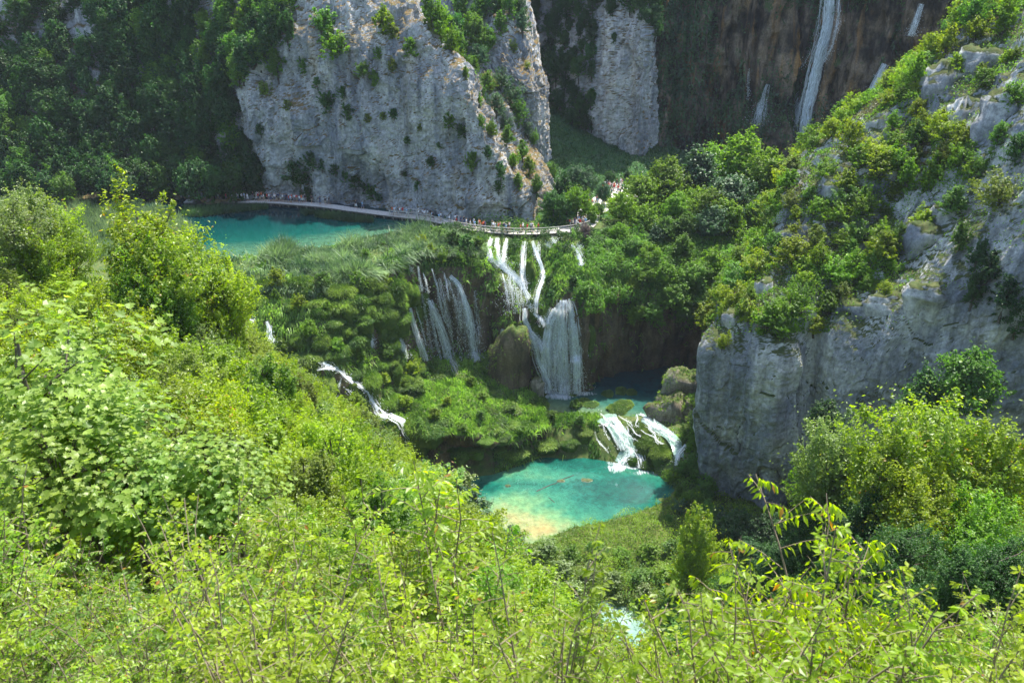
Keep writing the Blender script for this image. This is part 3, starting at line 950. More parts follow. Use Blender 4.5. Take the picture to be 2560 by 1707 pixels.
def threads(path, w0, w1, n, rng, flat=False, dens=(0.0, 0.0), spray=0.0):
    """a bundle of thin broken water threads following the path, with flecks of spray"""
    m = max(8, int(len(path) * 2.2))
    C = catmull(path, m, 0)
    for _ in range(2):
        C[1:-1] = (C[:-2] + 2 * C[1:-1] + C[2:]) / 4
    tan = unit(np.gradient(C, axis=0))
    view = unit(np.array([0, 0, CAM_Z]) - C)
    view = unit(view * .35 + np.array([0, 0, 1.0])) if flat else view * [1, 1, .3]
    side = unit(np.cross(tan, view)); fwd = unit(np.cross(side, tan))
    L = np.concatenate([[0], np.cumsum(np.linalg.norm(np.diff(C, axis=0), axis=1))])
    T = L / L[-1]
    VV, FF, UV, DD = [], [], [], []
    base = 0
    def strip(q, half, d):
        nonlocal base
        k = len(q[0])
        P, S, l = q
        VV.append(np.concatenate([P - S * half[:, None], P + S * half[:, None]]))
        u0 = rng.uniform(0, 9)
        UV.append(np.concatenate([np.stack([np.full(k, u0), l / 3], 1), np.stack([u0 + half * 2 / 3, l / 3], 1)]))
        DD.append(np.concatenate([d, d]))
        i = np.arange(k - 1) + base
        FF.append(np.stack([i, i + 1, i + 1 + k, i + k], 1))
        base += 2 * k
    for j in range(n):
        core = rng.random() < .55
        t0 = 0 if core else rng.uniform(0, .6)
        t1 = 1 if core and rng.random() < .8 else min(1, t0 + rng.uniform(.25, .7))
        idx = np.where((T >= t0) & (T <= t1))[0]
        if len(idx) < 4: continue
        l = L[idx]; t = T[idx]
        W = w0 + (w1 - w0) * t
        off = np.clip(rng.normal(0, .3), -.75, .75)
        wob = .10 * vnoise(np.stack([l * .55, 0 * l + j * 3.3, 0 * l], 1), 5) + .05 * vnoise(np.stack([l * 1.7, 0 * l + j * 1.3, 0 * l], 1), 6)
        P = C[idx] + side[idx] * ((off + wob) * W)[:, None] + fwd[idx] * (rng.uniform(-.05, .22) + .25 * wob)[:, None]
        half = (.04 + .038 * W) * rng.uniform(.5, 1.5) * (.55 + .45 * np.sin(np.pi * np.clip((t - t0) / max(t1 - t0, 1e-3), .04, .96)) ** .5)
        strip((P, side[idx], l), half, dens[0] + (dens[1] - dens[0]) * t + rng.uniform(-.10, .08) - .22 * abs(off))
    # flecks
    nf = int(spray * n * 9)
    if nf:
        ii = (rng.random(nf) ** .6 * (m - 1)).astype(int)
        W = (w0 + (w1 - w0) * T[ii]) * (.5 + .9 * T[ii])
        P = C[ii] + side[ii] * (rng.normal(0, .5, nf) * W)[:, None] + fwd[ii] * rng.uniform(0, .5, nf)[:, None] + tan[ii] * rng.uniform(-.4, .4, nf)[:, None]
        h = rng.uniform(.02, .055, nf)[:, None]; hl = h * rng.uniform(1, 3, (nf, 1))
        V = np.stack([P - side[ii] * h, P - tan[ii] * hl, P + side[ii] * h, P + tan[ii] * hl], 1).reshape(-1, 3)
        VV.append(V); UV.append(np.tile([[.3, .2]], (len(V), 1))); DD.append(np.full(len(V), .6))
        FF.append(np.arange(nf)[:, None] * 4 + base + [0, 1, 2, 3])
    return np.concatenate(VV), np.concatenate(FF), np.concatenate(UV), np.concatenate(DD)

def make_fall(label, strands, mat, names=('tufa_barrier',), group=None, lift=.35, name='waterfall'):
    """strands: list of (pixel path, w0, w1, dens0, dens1, material)"""
    o = None
    rng = np.random.default_rng(len(label) * 31)
    for i, s in enumerate(strands):
        path = surf_path(s[0], names, lift + .05 * i)
        m = M[s[5]] if len(s) > 5 else mat
        kind = s[5] if len(s) > 5 else 'fall_thick'
        n = {'fall_thick': 24, 'fall_thin': 13, 'fall_veil': 14}[kind] if name == 'waterfall' else {'fall_thick': 14, 'fall_thin': 8, 'fall_veil': 8}[kind]
        n = int(n * (.7 + .35 * max(s[1], s[2])))
        wk = 1.25 if name == 'cascade' else 1.15
        V, F, UV, D = threads(path, s[1] * wk, s[2] * wk, n, rng, name == 'cascade', (s[3] + (-.02 if kind == 'fall_veil' else .05), s[4] + (-.02 if kind == 'fall_veil' else .06)), 1.3 if name == 'waterfall' else .5)
        if o is None:
            o = empty(name, tuple(path[0]))
            tag(o, label, 'waterfall', group)
        c = link('strand', mk_mesh('strand', V, F, m, True, attrs={'dens': D}, uv=UV), o, -o.location)
        c['kind'] = 'stuff'
        if kind == 'fall_thick' and name == 'waterfall':
            V, F, UV, D = ribbon(path, s[1] * 1.3, s[2] * 1.9, 6, seed=len(label) * 5 + i * 17, dens=(-.06, -.06), dens_edge=-.3, bulge=.3)
            link('spray', mk_mesh('spray', V, F, M['fall_veil'], True, attrs={'dens': D}, uv=UV), o, -o.location)['kind'] = 'stuff'
    return o

FT, FN, FV = M['fall_thick'], M['fall_thin'], M['fall_veil']
# tall waterfall on the back wall
make_fall('tall white waterfall plunging down the brown tufa cliff at the back', [
  ([(829, -14), (829, 12), (827, 27), (819, 55), (812, 87), (806, 113), (803, 156)], 2.3, 2.4, .10, .08, 'fall_thick'),
  ([(838, -14), (838, 18), (832, 45), (824, 62)], 2.0, .8, -.04, -.04, 'fall_thin'),
  ([(822, -10), (819, 20), (812, 50), (800, 70)], 1.2, .6, -.02, -.06, 'fall_thin'),
  ([(806, 92), (798, 110), (793, 140)], 2.4, 4.0, .0, .02, 'fall_veil')], FT, ('tufa_cliff',), lift=.8)
make_fall('thin white fall slanting over rock right of the tall waterfall', [([(885, 64), (877, 78), (869, 97), (864, 116)], 1.2, 1.6, .14, .1, 'fall_thick')], FT, ('tufa_cliff',), lift=.8)
make_fall('short thin fall high on the back cliff beside the upper right trees', [([(922, 4), (917, 18), (911, 36)], .9, 1.1, .06, .0, 'fall_thick')], FN, ('tufa_cliff',), lift=.8)
make_fall('faint misty veil of water in the dark recess left of the tall waterfall', [([(767, 84), (762, 100), (756, 126)], 1.4, 3.2, .12, .0, 'fall_veil'), ([(749, 68), (748, 100)], .5, .6, .0, -.02, 'fall_thin')], FV, ('tufa_cliff',), lift=.8)

B = ('tufa_barrier',)
make_fall('braided white cascade tumbling from the boardwalk to the meeting of the streams', [
  (crop4((930,570),(920,700),(960,800),(1050,880),(1130,960),(1180,1060),(1190,1140)), .7, .75, .12, .14, 'fall_thick'),
  (crop4((915,730),(985,815),(1080,890),(1150,975)), 1.0, .9, .02, .05, 'fall_thick'),
  (crop4((880,575),(850,650),(870,740),(940,800)), .9, .8, .05, .1, 'fall_thick'),
  (crop4((1000,580),(985,650),(970,770)), .5, .6, .12, .05, 'fall_thick'),
  (crop4((960,760),(985,830)), 1.6, 1.8, .02, .0, 'fall_thin')], FT, B)
make_fall('wide thin spray veil hanging below the braided cascade', [
  (crop4((1020,860),(1030,1000),(1060,1190)), 1.6, 2.6, .0, -.1, 'fall_veil'),
  (crop4((1100,950),(1110,1060),(1130,1170)), 1.3, 1.6, .02, -.08, 'fall_veil'),
  (crop4((965,860),(990,960),(1020,1120)), .35, .4, .06, -.04, 'fall_thin')], FV, B, lift=.6)
make_fall('narrow straight fall between two green moss ribs under the boardwalk', [
  (crop4((1150,600),(1135,720),(1130,880),(1150,990)), .55, .6, .04, .08, 'fall_thick')], FT, B, lift=.9)
make_fall('curving white fall right of the narrow moss rib', [
  (crop4((1210,600),(1240,690),(1280,790),(1300,880),(1265,970),(1240,1060),(1235,1180)), .55, .65, .08, .14, 'fall_thick'),
  (crop4((1265,610),(1255,690),(1250,740)), .4, .5, .0, .05, 'fall_thin')], FT, B, lift=.9)
make_fall('white chute running down left of the big curtain fall', [
  (crop4((1150,1140),(1150,1240),(1190,1330),(1230,1430),(1255,1560)) + crop6((880,300), (900, 370)), .9, 1.1, .15, .1, 'fall_thick'),
  (crop4((1220,1180),(1280,1225),(1310,1290)), .4, .5, .05, .02, 'fall_thick'),
  (crop4((1200,1330),(1270,1400),(1290,1500)), .8, 1.0, .08, .0, 'fall_thick')], FT, B, lift=.9)
make_fall('broad white curtain waterfall dropping into the middle pool', [
  ([(567, 299), (571, 310), (575, 335), (577, 365), (578, 393)], 1.2, 1.4, .10, .06, 'fall_thick'),
  ([(564, 300), (563, 316), (564, 350), (566, 394)], 1.4, 2.3, .06, -.02, 'fall_thick'),
  ([(561, 303), (556, 318), (554, 350), (555, 394)], 1.2, 2.0, .06, .0, 'fall_thick'),
  ([(557, 308), (548, 326), (545, 355), (545, 393)], 1.0, 1.4, .08, .04, 'fall_thick'),
  ([(572, 300), (574, 330), (573, 392)], .8, 2.2, .0, -.06, 'fall_veil'),
  ([(560, 310), (560, 350), (561, 393)], 2.0, 4.0, -.02, -.04, 'fall_veil'),
  ([(553, 308), (549, 316), (546, 326)], .8, 1.0, .06, .04, 'fall_thick')], FT, B, lift=.5)
make_fall('small white trickle among bushes at the right end of the boardwalk', [
  ([(572, 245), (578, 254), (582, 266)], .9, .8, .08, .05, 'fall_thick'), ([(553, 237), (556, 243)], .8, .9, .05, .0, 'fall_thin'), ([(546, 244), (551, 248)], .9, .8, .05, .0, 'fall_thin'), ([(578, 243), (582, 250)], .5, .5, .0, .0, 'fall_thin')], FT, B)
make_fall('right hand fall of the dark tufa wall, arching out from the lip', [
  (crop4((540,880),(600,930),(640,1020),(680,1130),(710,1300),(740,1500),(765,1580)), .6, 1.6, .12, -.04, 'fall_thick'),
  (crop4((545,885),(620,990),(650,1150),(680,1350),(700,1550)), .7, 2.2, .02, -.12, 'fall_veil'),
  (crop4((520,900),(550,990),(600,1130),(640,1300)), .5, .8, .02, -.1, 'fall_thin')], FT, B, lift=.6)
make_fall('thin faint fall on the dark wall beneath a mossy overhang', [
  (crop4((390,820),(430,950),(450,1060),(490,1250)), .5, 1.0, .02, -.1, 'fall_thin'), (crop4((320,860),(345,930),(360,1020)), .25, .35, .05, .0, 'fall_thin')], FN, B, lift=.5)
make_fall('middle fall of the dark tufa wall with a spreading spray tail', [
  (crop4((370,1080),(410,1170),(470,1330),(530,1540)) + [(458, 373)], .6, 1.5, .10, -.06, 'fall_thick'),
  (crop4((365,1060),(390,1200),(430,1400),(470,1560)), .5, 1.6, .0, -.1, 'fall_veil')], FT, B, lift=.6)
make_fall('left hand bright fall of the dark tufa wall', [
  (crop4((210,1140),(250,1300),(310,1470),(345,1570)), .55, .8, .12, .06, 'fall_thick'),
  (crop4((250,1110),(300,1260),(350,1450)), .25, .3, .0, -.06, 'fall_thin'), (crop4((190,750),(235,850)), .25, .3, .05, .0, 'fall_thin')], FT, B, lift=.5)
make_fall('row of faint water veils across the middle of the dark tufa wall', [
  (crop4((450,900),(480,1050),(520,1250),(560,1500)), .8, 1.8, -.02, -.1, 'fall_veil'),
  (crop4((600,960),(610,1150),(620,1400),(640,1570)), .8, 1.6, -.04, -.1, 'fall_veil'),
  (crop4((300,950),(330,1100),(370,1300),(400,1500)), .6, 1.2, -.04, -.1, 'fall_veil'),
  (crop4((740,1000),(760,1200),(790,1500)), .6, 1.2, -.06, -.12, 'fall_veil'),
  (crop4((490,860),(510,940),(530,1080)), .3, .4, .04, .0, 'fall_thin'), (crop4((280,800),(295,920),(310,1000)), .25, .3, .04, .0, 'fall_thin')], FV, B, lift=.5)
make_fall('short fall beside the yellow green moss cone', [
  (crop4((100,1360),(150,1440),(180,1560)), .7, .9, .1, .05, 'fall_thick')], FT, B)
make_fall('small slanting fall left of the mossy rock tooth', [
  (crop4((970,1310),(930,1440),(890,1570)) + [(491, 372)], .35, .6, .08, .0, 'fall_thick')], FT, B, lift=.5)
# left cascades over the moss steps
make_fall('short white cascade at the top left of the moss slope', [
  (crop5((345,140),(370,200),(368,270),(430,345)), .6, 1.2, .12, .2, 'fall_thick'), (crop5((215,130),(240,140)), .5, .5, .05, .05, 'fall_thick'), (crop5((380,300),(400,355)), 1.3, 1.3, .1, .1, 'fall_thick')], FT, B, name='cascade', lift=.9)
make_fall('long white cascade winding down through the moss mounds', [
  ([(313, 358), (317, 359), (322, 362)], .7, .8, .10, .10, 'fall_thick'), ([(320, 362), (326, 364), (333, 366)], .9, .8, .10, .06, 'fall_thick'),
  ([(333, 367), (338, 370), (345, 375)], .7, .7, .06, .1, 'fall_thick'), ([(343, 374), (348, 378), (353, 382)], .9, .9, .1, .1, 'fall_thick'),
  ([(352, 381), (358, 384), (364, 388)], .7, .8, .06, .1, 'fall_thick'), ([(363, 388), (368, 392), (371, 399)], .8, 1.0, .1, .1, 'fall_thick'),
  ([(370, 398), (374, 403), (378, 409)], 1.0, 1.3, .08, .12, 'fall_thick'), ([(376, 408), (381, 413), (384, 417)], 1.3, 1.5, .1, .06, 'fall_thick'),
  (crop5((960,600),(930,680),(905,770)), .4, .5, .05, .0, 'fall_thin'), (crop5((985,690),(1040,720)), .4, .4, .05, .0, 'fall_thin'),
  (crop5((1260,905),(1300,916),(1345,912)), .8, .9, .1, .1, 'fall_thick'), (crop5((760,540),(830,525),(910,530)), .4, .5, .05, .05, 'fall_thick')], FT, B, name='cascade', lift=.55)
make_fall('stubby white fall left of the winding cascade', [(crop5((715,575),(735,640),(765,720)), .9, 1.0, .08, .02, 'fall_thick')], FT, B, name='cascade', lift=.9)
make_fall('lowest white cascade of the moss slope above the leafy twigs', [
  (crop5((1340,905),(1450,960),(1500,1050),(1550,1130)), .9, 1.4, .16, .08, 'fall_thick'),
  (crop5((1490,1080),(1510,1180),(1530,1260)), .9, 1.2, .0, -.06, 'fall_thin')], FT, B, name='cascade', lift=.9)
make_fall('little fall in a gap of the upper moss mounds', [(crop5((1195,230),(1210,290),(1220,350)), .5, .6, .05, .05, 'fall_thick')], FT, B, name='cascade', lift=.9)
# cascades from the middle pool to the lower pool
_rr = np.random.default_rng(404)
def rapid(x, y, n, dx, dy, w):
    pts = [(x, y)]
    for k in range(n):
        x += dx + _rr.normal(0, 2.2); y += dy + _rr.normal(0, 1.0); pts.append((x, y))
    w *= .72
    return (pts, w, w * 1.1, _rr.uniform(-.02, .08), _rr.uniform(-.04, .06), 'fall_thick' if w > .5 else 'fall_thin')
make_fall('white stepped cascade pouring into the turquoise pool', [
  rapid(609, 414, 3, 4, 6, .7), rapid(621, 434, 3, 3, 5, .9), rapid(630, 446, 3, -1, 4, 1.0), rapid(626, 456, 2, -3, 5, .9), rapid(617, 424, 3, 5, 5, .5), rapid(626, 440, 3, 2, 5, .6), rapid(619, 458, 2, 1, 5, .5), rapid(603, 416, 3, 5, 5, .4)], FT, B, name='cascade', lift=.5)
make_fall('wide white rapids beside the big tufa boulder', [
  rapid(634, 408, 3, 4, 5, .8), rapid(643, 419, 3, 5, 3, .9), rapid(655, 426, 3, 6, 3, .8), rapid(640, 413, 3, 5, 4, .5), rapid(650, 424, 4, 6, 3, .5), rapid(668, 434, 2, 4, 4, .5), rapid(660, 432, 3, 5, 4, .4)], FT, B, name='cascade', lift=.5)
make_fall('short white spill between two grass tufts above the pool', [(crop6((1600,860),(1640,920),(1655,1010)), .7, .9, .1, .1, 'fall_thick')], FT, B, name='cascade', lift=.9)
make_fall('white trickle at the foot of the right cliff bushes', [(crop6((2010,820),(1950,890),(1930,990)), 1.0, .7, .08, .0, 'fall_thick')], FT, B, name='cascade', lift=.9)
make_fall('shallow braided rapids spreading over pale tufa above the turquoise pool', [rapid(_rr.uniform(592, 655), _rr.uniform(408, 432), 4, _rr.uniform(2, 5), _rr.uniform(4, 6), _rr.uniform(.25, .5)) for _ in range(18)], FN, B, name='cascade', lift=.4)
for pts_, w_a, w_b in (([(598, 411), (612, 422), (624, 438), (630, 450), (622, 464)], 3.6, 2.6), ([(632, 407), (646, 418), (662, 430), (676, 440), (680, 458)], 3.0, 1.8)):
    V, F, UV, D = ribbon(surf_path(pts_, B, .22), w_a, w_b, 6, seed=int(w_a * 10), flat=True, bulge=.1, rough=.1)
    o = link('stream', mk_mesh('stream', V, F, stream_mat, True, attrs={'depth': D * 0 + .45}, uv=UV)); o['kind'] = 'structure'
make_fall('thin white lip of water where the middle pool overflows', [(crop6((1180,545),(1260,545),(1340,565)), .6, .6, .06, .06, 'fall_thick'), (crop6((1380,610),(1450,620)), .7, .6, .06, .06, 'fall_thick')], FT, B, name='cascade', lift=.9)

# foam where falls land: flat churned patches floating on the pools
def foam(label, px, py, z, rx, ry, dens, seed=0):
    c = on(px, py, z)
    nr, na = 7, 26
    V, D, UV = [], [], []
    for i in range(nr + 1):
        for k in range(na):
            a = k / na * 2 * math.pi
            r = i / nr
            w = 1 + .25 * math.sin(3 * a + seed) + .15 * math.sin(5 * a + 2 * seed)
            x, y = math.cos(a) * rx * r * w, math.sin(a) * ry * r * w
            V.append((c.x + x, c.y + y, z + .03 + .05 * (1 - r))); D.append(dens - .34 * r ** 1.5); UV.append((x / 3, y / 3))
    F = [(i * na + k, (i + 1) * na + k, (i + 1) * na + (k + 1) % na, i * na + (k + 1) % na) for i in range(nr) for k in range(na)]
    o = link('foam', mk_mesh('foam', V, F, M['foam'], True, attrs={'dens': D}, uv=UV))
    o['kind'] = 'structure'
foam('', 562, 393.5, 4.0, 4.8, 1.9, .30, 1)
foam('', 622, 466, 0.0, 3.6, 1.7, .2, 2)
foam('', 645, 472, 0.0, 4.0, 1.4, .06, 3)
foam('', 592, 476, 0.0, 3.5, 1.0, -.1, 4)
foam('', 612, 483, 0.0, 4.6, 1.6, -.09, 5)
foam('', 600, 425, 4.0, 2.0, .8, .0, 6)

# ------------------------------------------------------------------ mossy mounds with hanging grass
def blades(P, Nn, rng, L=(.5, 1.1), w=.07, droop=1.0, up=.6, spread=.7, lscale=None):
    """curved grass blades (quad + tip triangle). returns V,Q,T,tint"""
    n = len(P)
    d = rng.normal(size=(n, 3)) * spread
    d1 = unit(Nn * .8 + d + np.array([0, 0, up]))
    out = Nn * [1, 1, 0]
    d2 = unit(d1 * .5 + out * .5 + np.array([0, 0, -1]) * droop * rng.uniform(.5, 1.3, (n, 1)))
    l = rng.uniform(L[0], L[1], (n, 1))
    if lscale is not None: l = l * lscale[:, None]
    s = unit(np.cross(d1, rng.normal(size=(n, 3)))) * (w * rng.uniform(.7, 1.3, (n, 1)))
    m = P + d1 * l * .45
    t = m + d2 * l * .62
    V = np.stack([P - s, P + s, m + s * .9, m - s * .9, t], 1).reshape(-1, 3)
    b = np.arange(n)[:, None] * 5
    return V, b + [0, 1, 2, 3], b + [3, 2, 4]

def blade_mesh(name, P, Nn, rng, mat, clump=.6, tuft=0.0, **kw):
    if tuft:
        kw['lscale'] = np.clip(1 + tuft * (1.1 * vnoise(P * .28, 31) + .8 * vnoise(P * .8, 32)), .25, 1.9)
    V, Q, Tt = blades(P, Nn, rng, **kw)
    tn = np.clip(.45 + clump * vnoise(P * .8, 3) + .5 * vnoise(P * .25, 4) + rng.normal(0, .12, len(P)), 0, 1)
    return mk_mesh(name, V, [Q, Tt], mat, False, attrs={'tint': np.repeat(tn, 5)})

def dome(seed, tall=1.0):
    rng = np.random.default_rng(seed)
    nu, nv = 26, 12
    V = []
    for j in range(nv):
        t = j / (nv - 1)
        ph = t * math.pi * .5
        r = math.cos(ph) ** .55
        z = math.sin(ph) ** .9 * tall
        for i in range(nu):
            a = i / nu * 2 * math.pi
            V.append((r * math.cos(a), r * math.sin(a), z))
    V = np.array(V)
    low = V[:nu].copy() * [.86, .86, 1]; low[:, 2] = -1.1
    V = np.concatenate([low, V])
    k = .30 * fbm(V * 1.3 + seed * 3.1, 4, seed)
    V = V * (1 + k[:, None] * [1, 1, .5])
    F = [(j * nu + i, j * nu + (i + 1) % nu, (j + 1) * nu + (i + 1) % nu, (j + 1) * nu + i) for j in range(nv) for i in range(nu)]
    return V, np.array(F)

MOUND = []
for k in range(6):
    tall = [.7, .9, 1.1, .8, 1.3, 1.0][k]
    V, F = dome(40 + k, tall)
    tri = np.concatenate([F[:, [0, 1, 2]], F[:, [0, 2, 3]]])
    a, b, c = V[tri[:, 0]], V[tri[:, 1]], V[tri[:, 2]]
    cr = np.cross(b - a, c - a); nn = unit(cr); ar = np.linalg.norm(cr, axis=1)
    cen = (a + b + c) / 3
    w = ar * np.clip((cen[:, 2] - .10 * tall) / .25, 0, 1) * np.clip(nn[:, 2] + .35, .08, 1)
    rng = np.random.default_rng(60 + k)
    ii = rng.choice(len(tri), 2800, p=w / w.sum())
    r1 = np.sqrt(rng.random((2800, 1))); r2 = rng.random((2800, 1))
    P = a[ii] * (1 - r1) + b[ii] * r1 * (1 - r2) + c[ii] * r1 * r2
    gm = blade_mesh('hanging_grass', P, nn[ii], rng, M['grass_drape'], L=(.12, .34), w=.019, droop=1.3, up=.3, spread=.85)
    MOUND.append((mk_mesh('mossy_mound', V, F, M['moss'], True), gm))

SPX = np.array(STREAM_PX)
def stream_dist(x, y):
    x = np.atleast_1d(x); y = np.atleast_1d(y)
    d = np.full(x.shape, 1e9)
    for i in range(0, len(SPX), 64):
        q = SPX[i:i + 64]
        d = np.minimum(d, np.hypot(x[:, None] - q[:, 0], y[:, None] - q[:, 1]).min(1))
    return d

LABEL_QUEUE = []     # (object, describing words, category noun) - labelled at the end from its neighbourhood
def mound(p, r, h, rng, group, words, grass=True):
    k = int(rng.integers(len(MOUND)))
    o = link('mossy_mound', MOUND[k][0])
    o.location = (p[0], p[1], p[2] - .2 * h)
    o.rotation_euler = (0, 0, rng.uniform(0, 6.28))
    o.scale = (r * rng.uniform(.85, 1.15), r * rng.uniform(.85, 1.15), h)
    if grass:
        g = link('hanging_grass', MOUND[k][1], o)
        g['kind'] = 'stuff'
    tag(o, None, 'mossy mound', group)
    LABEL_QUEUE.append((o, words, 'mound', r))
    return o

rm = np.random.default_rng(77)
def barrier_mask(pxlo, pxhi, pylo, pyhi, zlo=-.2, nzlo=-1):
    def f(P, Nn):
        x, y = projA(P)
        return (stream_dist(x, y) > 9.5) * ((x > pxlo) & (x < pxhi) & (y > pylo) & (y < pyhi) & (P[:, 2] > zlo) & (Nn[:, 2] > nzlo)).astype(float)
    return f
# left moss slope
P, Nn = scatter('tufa_barrier', 900, rm, barrier_mask(235, 418, 283, 462, .8))
rr = rm.uniform(1.4, 2.9, len(P))
for i in thin(P, rr * 1.35):
    mound(P[i] - Nn[i] * .35 * rr[i], rr[i] * 1.05, rr[i] * rm.uniform(.7, 1.2), rm, 'moss mounds of the cascade slope', ['grass topped moss mound', 'rounded green moss mound', 'shaggy moss mound'][i % 3])
# bulging edge of the plateau left of the falls
P, Nn = scatter('tufa_barrier', 300, rm, barrier_mask(340, 412, 285, 345, 17))
rr = rm.uniform(1.3, 2.2, len(P))
for i in thin(P, rr * 1.5):
    mound(P[i], rr[i], rr[i] * 1.0, rm, 'moss mounds of the cascade slope', 'bulging grass mound')
# moss dome below the falls
P, Nn = scatter('tufa_barrier', 500, rm, barrier_mask(400, 612, 372, 462, 2.2, .3))
rr = rm.uniform(1.2, 2.3, len(P))
for i in thin(P, rr * 1.9):
    mound(P[i] - [0, 0, .38 * rr[i]], rr[i] * 1.15, rr[i] * rm.uniform(.5, .72), rm, 'grass mounds of the moss dome', ['long haired grass mound', 'dense draped grass mound'][i % 2])
# ribs between the upper cascades, moss tooth and cone
for px, py, r, h, w in ((530, 268, 1.2, 4.5, 'broad bright moss rib'), (533, 300, 1.2, 5.0, 'narrow bright moss rib'),
                        (546, 305, 1.1, 4.5, 'dark moss rib'), (559, 316, .8, 2.6, 'small moss rib'), (590, 330, 1.2, 5.5, 'drooping moss rib'), (424, 290, 1.0, 3.0, 'hanging moss tuft'), (417, 300, 1.1, 3.6, 'hanging moss curtain')):
    h_ = hit(px, py + 12, ('tufa_barrier',))
    mound(h_[0] + Vector((0, .45 * r, 0)), r * .95, h * .8, rm, 'moss ribs around the falls', w, grass=False)
t = hit(507, 366, B)[0]

t = hit(412, 363, B)[0]
mound((t.x, t.y, t.z - .6), 1.3, 4.4, rm, 'moss ribs around the falls', 'yellow green moss cone')
t = hit(535, 325, B)[0]
mound((t.x, t.y - .3, t.z - .4), 1.0, 1.1, rm, 'moss ribs around the falls', 'round brown moss ball in the stream')
# smooth moss boulders in the left cascade
for px, py, r, h in ((345, 402, 1.5, 2.6), (361, 402, 1.5, 2.9), (353, 385, .8, 1.5), (393, 418, 1.4, 1.5), (327, 384, 1.6, 2.6), (302, 390, 1.8, 3.0)):
    t = hit(px, py + 3, B)[0]
    mound((t.x, t.y, t.z - .3 * h), r, h, rm, 'moss boulders in the winding cascade', 'smooth rounded moss boulder', grass=False)
# grass islets between pools
for px, py, r, h in ((616, 413, 1.6, .9), (625, 410, 1.5, .8), (608, 402, 1.0, .7), (640, 429, 1.9, 1.0), (654, 435, 2.0, 1.1), (650, 449, 2.3, 1.6), (661, 453, 2.1, 1.6), (632, 463, 1.0, 1.6), (647, 466, .9, 1.1),
                     (573, 401, 1.0, .5), (582, 409, 1.6, .8), (592, 410, 1.2, .6), (630, 401, 1.3, .8), (621, 400, 1.4, .8)):
    p = hit(px, py, ('tufa_barrier',))[0]
    mound((p.x, p.y, max(p.z, .2 if py > 425 else 3.9) - .1), r, h, rm, 'grass islets between the two pools', 'low bright grass islet')

# grass carpet on the barrier between mounds, and reeds on the plateau
def grass_field(name, surf, n, mask, mat, seed, kind='stuff', **kw):
    rng = np.random.default_rng(seed)
    P, Nn = scatter(surf, n, rng, mask)
    o = link(name, blade_mesh(name, P, Nn, rng, mat, **kw))
    o['kind'] = 'stuff'
    return o
def m_carpet(P, Nn):
    x, y = projA(P)
    water = (P[:, 0] > 2) & (P[:, 0] < 25) & (P[:, 1] > 127) & (P[:, 2] < 4.4)
    casc = (x > 600) & (x < 690) & (y > 395) & (y < 470)
    nz = np.clip((Nn[:, 2] - .2) / .5, 0, 1)
    edge = np.clip((27.9 - P[:, 2]) / 1.0, 0, 1)
    up = (x > 483) & (x < 548) & (y < 312)
    hollow = ((P[:, 0] > -11.5) & (P[:, 0] < -5) & (P[:, 2] < 7.6)) | ((P[:, 0] > 4.5) & (P[:, 0] < 12.8) & (P[:, 2] < 3.9)) | ((P[:, 0] > -5) & (P[:, 0] < -3) & (P[:, 2] < 4))
    hollow &= (P[:, 1] < 124) & (P[:, 1] > 113)
    return np.clip((stream_dist(x, y) - np.where(up, 3, 1.5)) / 3, 0, 1) * np.where(hollow, .03, 1) * nz * edge * (x > 225) * (x < 700) * (P[:, 2] > .1) * (~water) * np.where(casc, .12, 1)
grass_field('hanging_grass', 'tufa_barrier', 75000, m_carpet, M['grass_drape'], 301, L=(.5, 1.5), w=.08, droop=1.4, up=.35, spread=.5, tuft=.7)
def reed_far(x):
    return np.interp(x, [150, 205, 235, 290, 350, 395, 430, 470, 500], [268, 261, 258, 253, 246, 238, 236, 243, 252])
def m_reed(P, Nn):
    x, y = projA(P)
    patch = np.clip(.55 + 1.1 * fbm(P * .13, 3, 411), .04, 1.6)
    return (P[:, 2] > 27.7) * (x > 150) * (x < 486) * (y > reed_far(x)) * patch * (Nn[:, 2] > .3) * (P[:, 0] < -4)
grass_field('reed_bed', 'tufa_barrier', 60000, m_reed, M['reed'], 302, L=(1.1, 2.5), w=.075, droop=.55, up=1.5, spread=.42, tuft=.75)
def m_tuss(P, Nn):
    x, y = projA(P)
    patch = np.clip(-.15 + 1.6 * fbm(P * .2 + 5, 3, 421), 0, 1.5)
    return (P[:, 2] > 26.0) * (x > 150) * (x < 495) * (y > reed_far(x)) * patch * (Nn[:, 2] > .2) * (P[:, 0] < -2)
grass_field('sedge_tussocks', 'tufa_barrier', 26000, m_tuss, M['grass_drape'], 303, L=(.7, 1.8), w=.085, droop=.9, up=.9, spread=.6, tuft=.8)
# reeds standing in the lake along the boardwalk and at the far left end
def reed_patch(name, pts, n, mat, seed, h=(1.2, 2.4), z=28.0):
    rng = np.random.default_rng(seed)
    poly = [on(px, py, z) for px, py in pts]
    xs = [p.x for p in poly]; ys = [p.y for p in poly]
    X = rng.uniform(min(xs), max(xs), n * 6); Y = rng.uniform(min(ys), max(ys), n * 6)
    k = in_poly(X, Y, [(p.x, p.y) for p in poly])
    k &= (vnoise(np.stack([X * .3, Y * .3, 0 * X], 1), seed) > -.45)
    X, Y = X[k][:n], Y[k][:n]
    P = np.stack([X, Y, np.full(len(X), z - .1)], 1)
    Nn = np.tile([0, 0, 1.0], (len(P), 1))
    o = link(name, blade_mesh(name, P, Nn, rng, mat, L=h, w=.055, droop=.3, up=1.5, spread=.35))
    o['kind'] = 'stuff'
reed_patch('lake_reeds', [(185, 208), (268, 206.5), (268, 209), (230, 213), (200, 217), (180, 216)], 3600, M['reed_dark'], 501, h=(.8, 1.5))
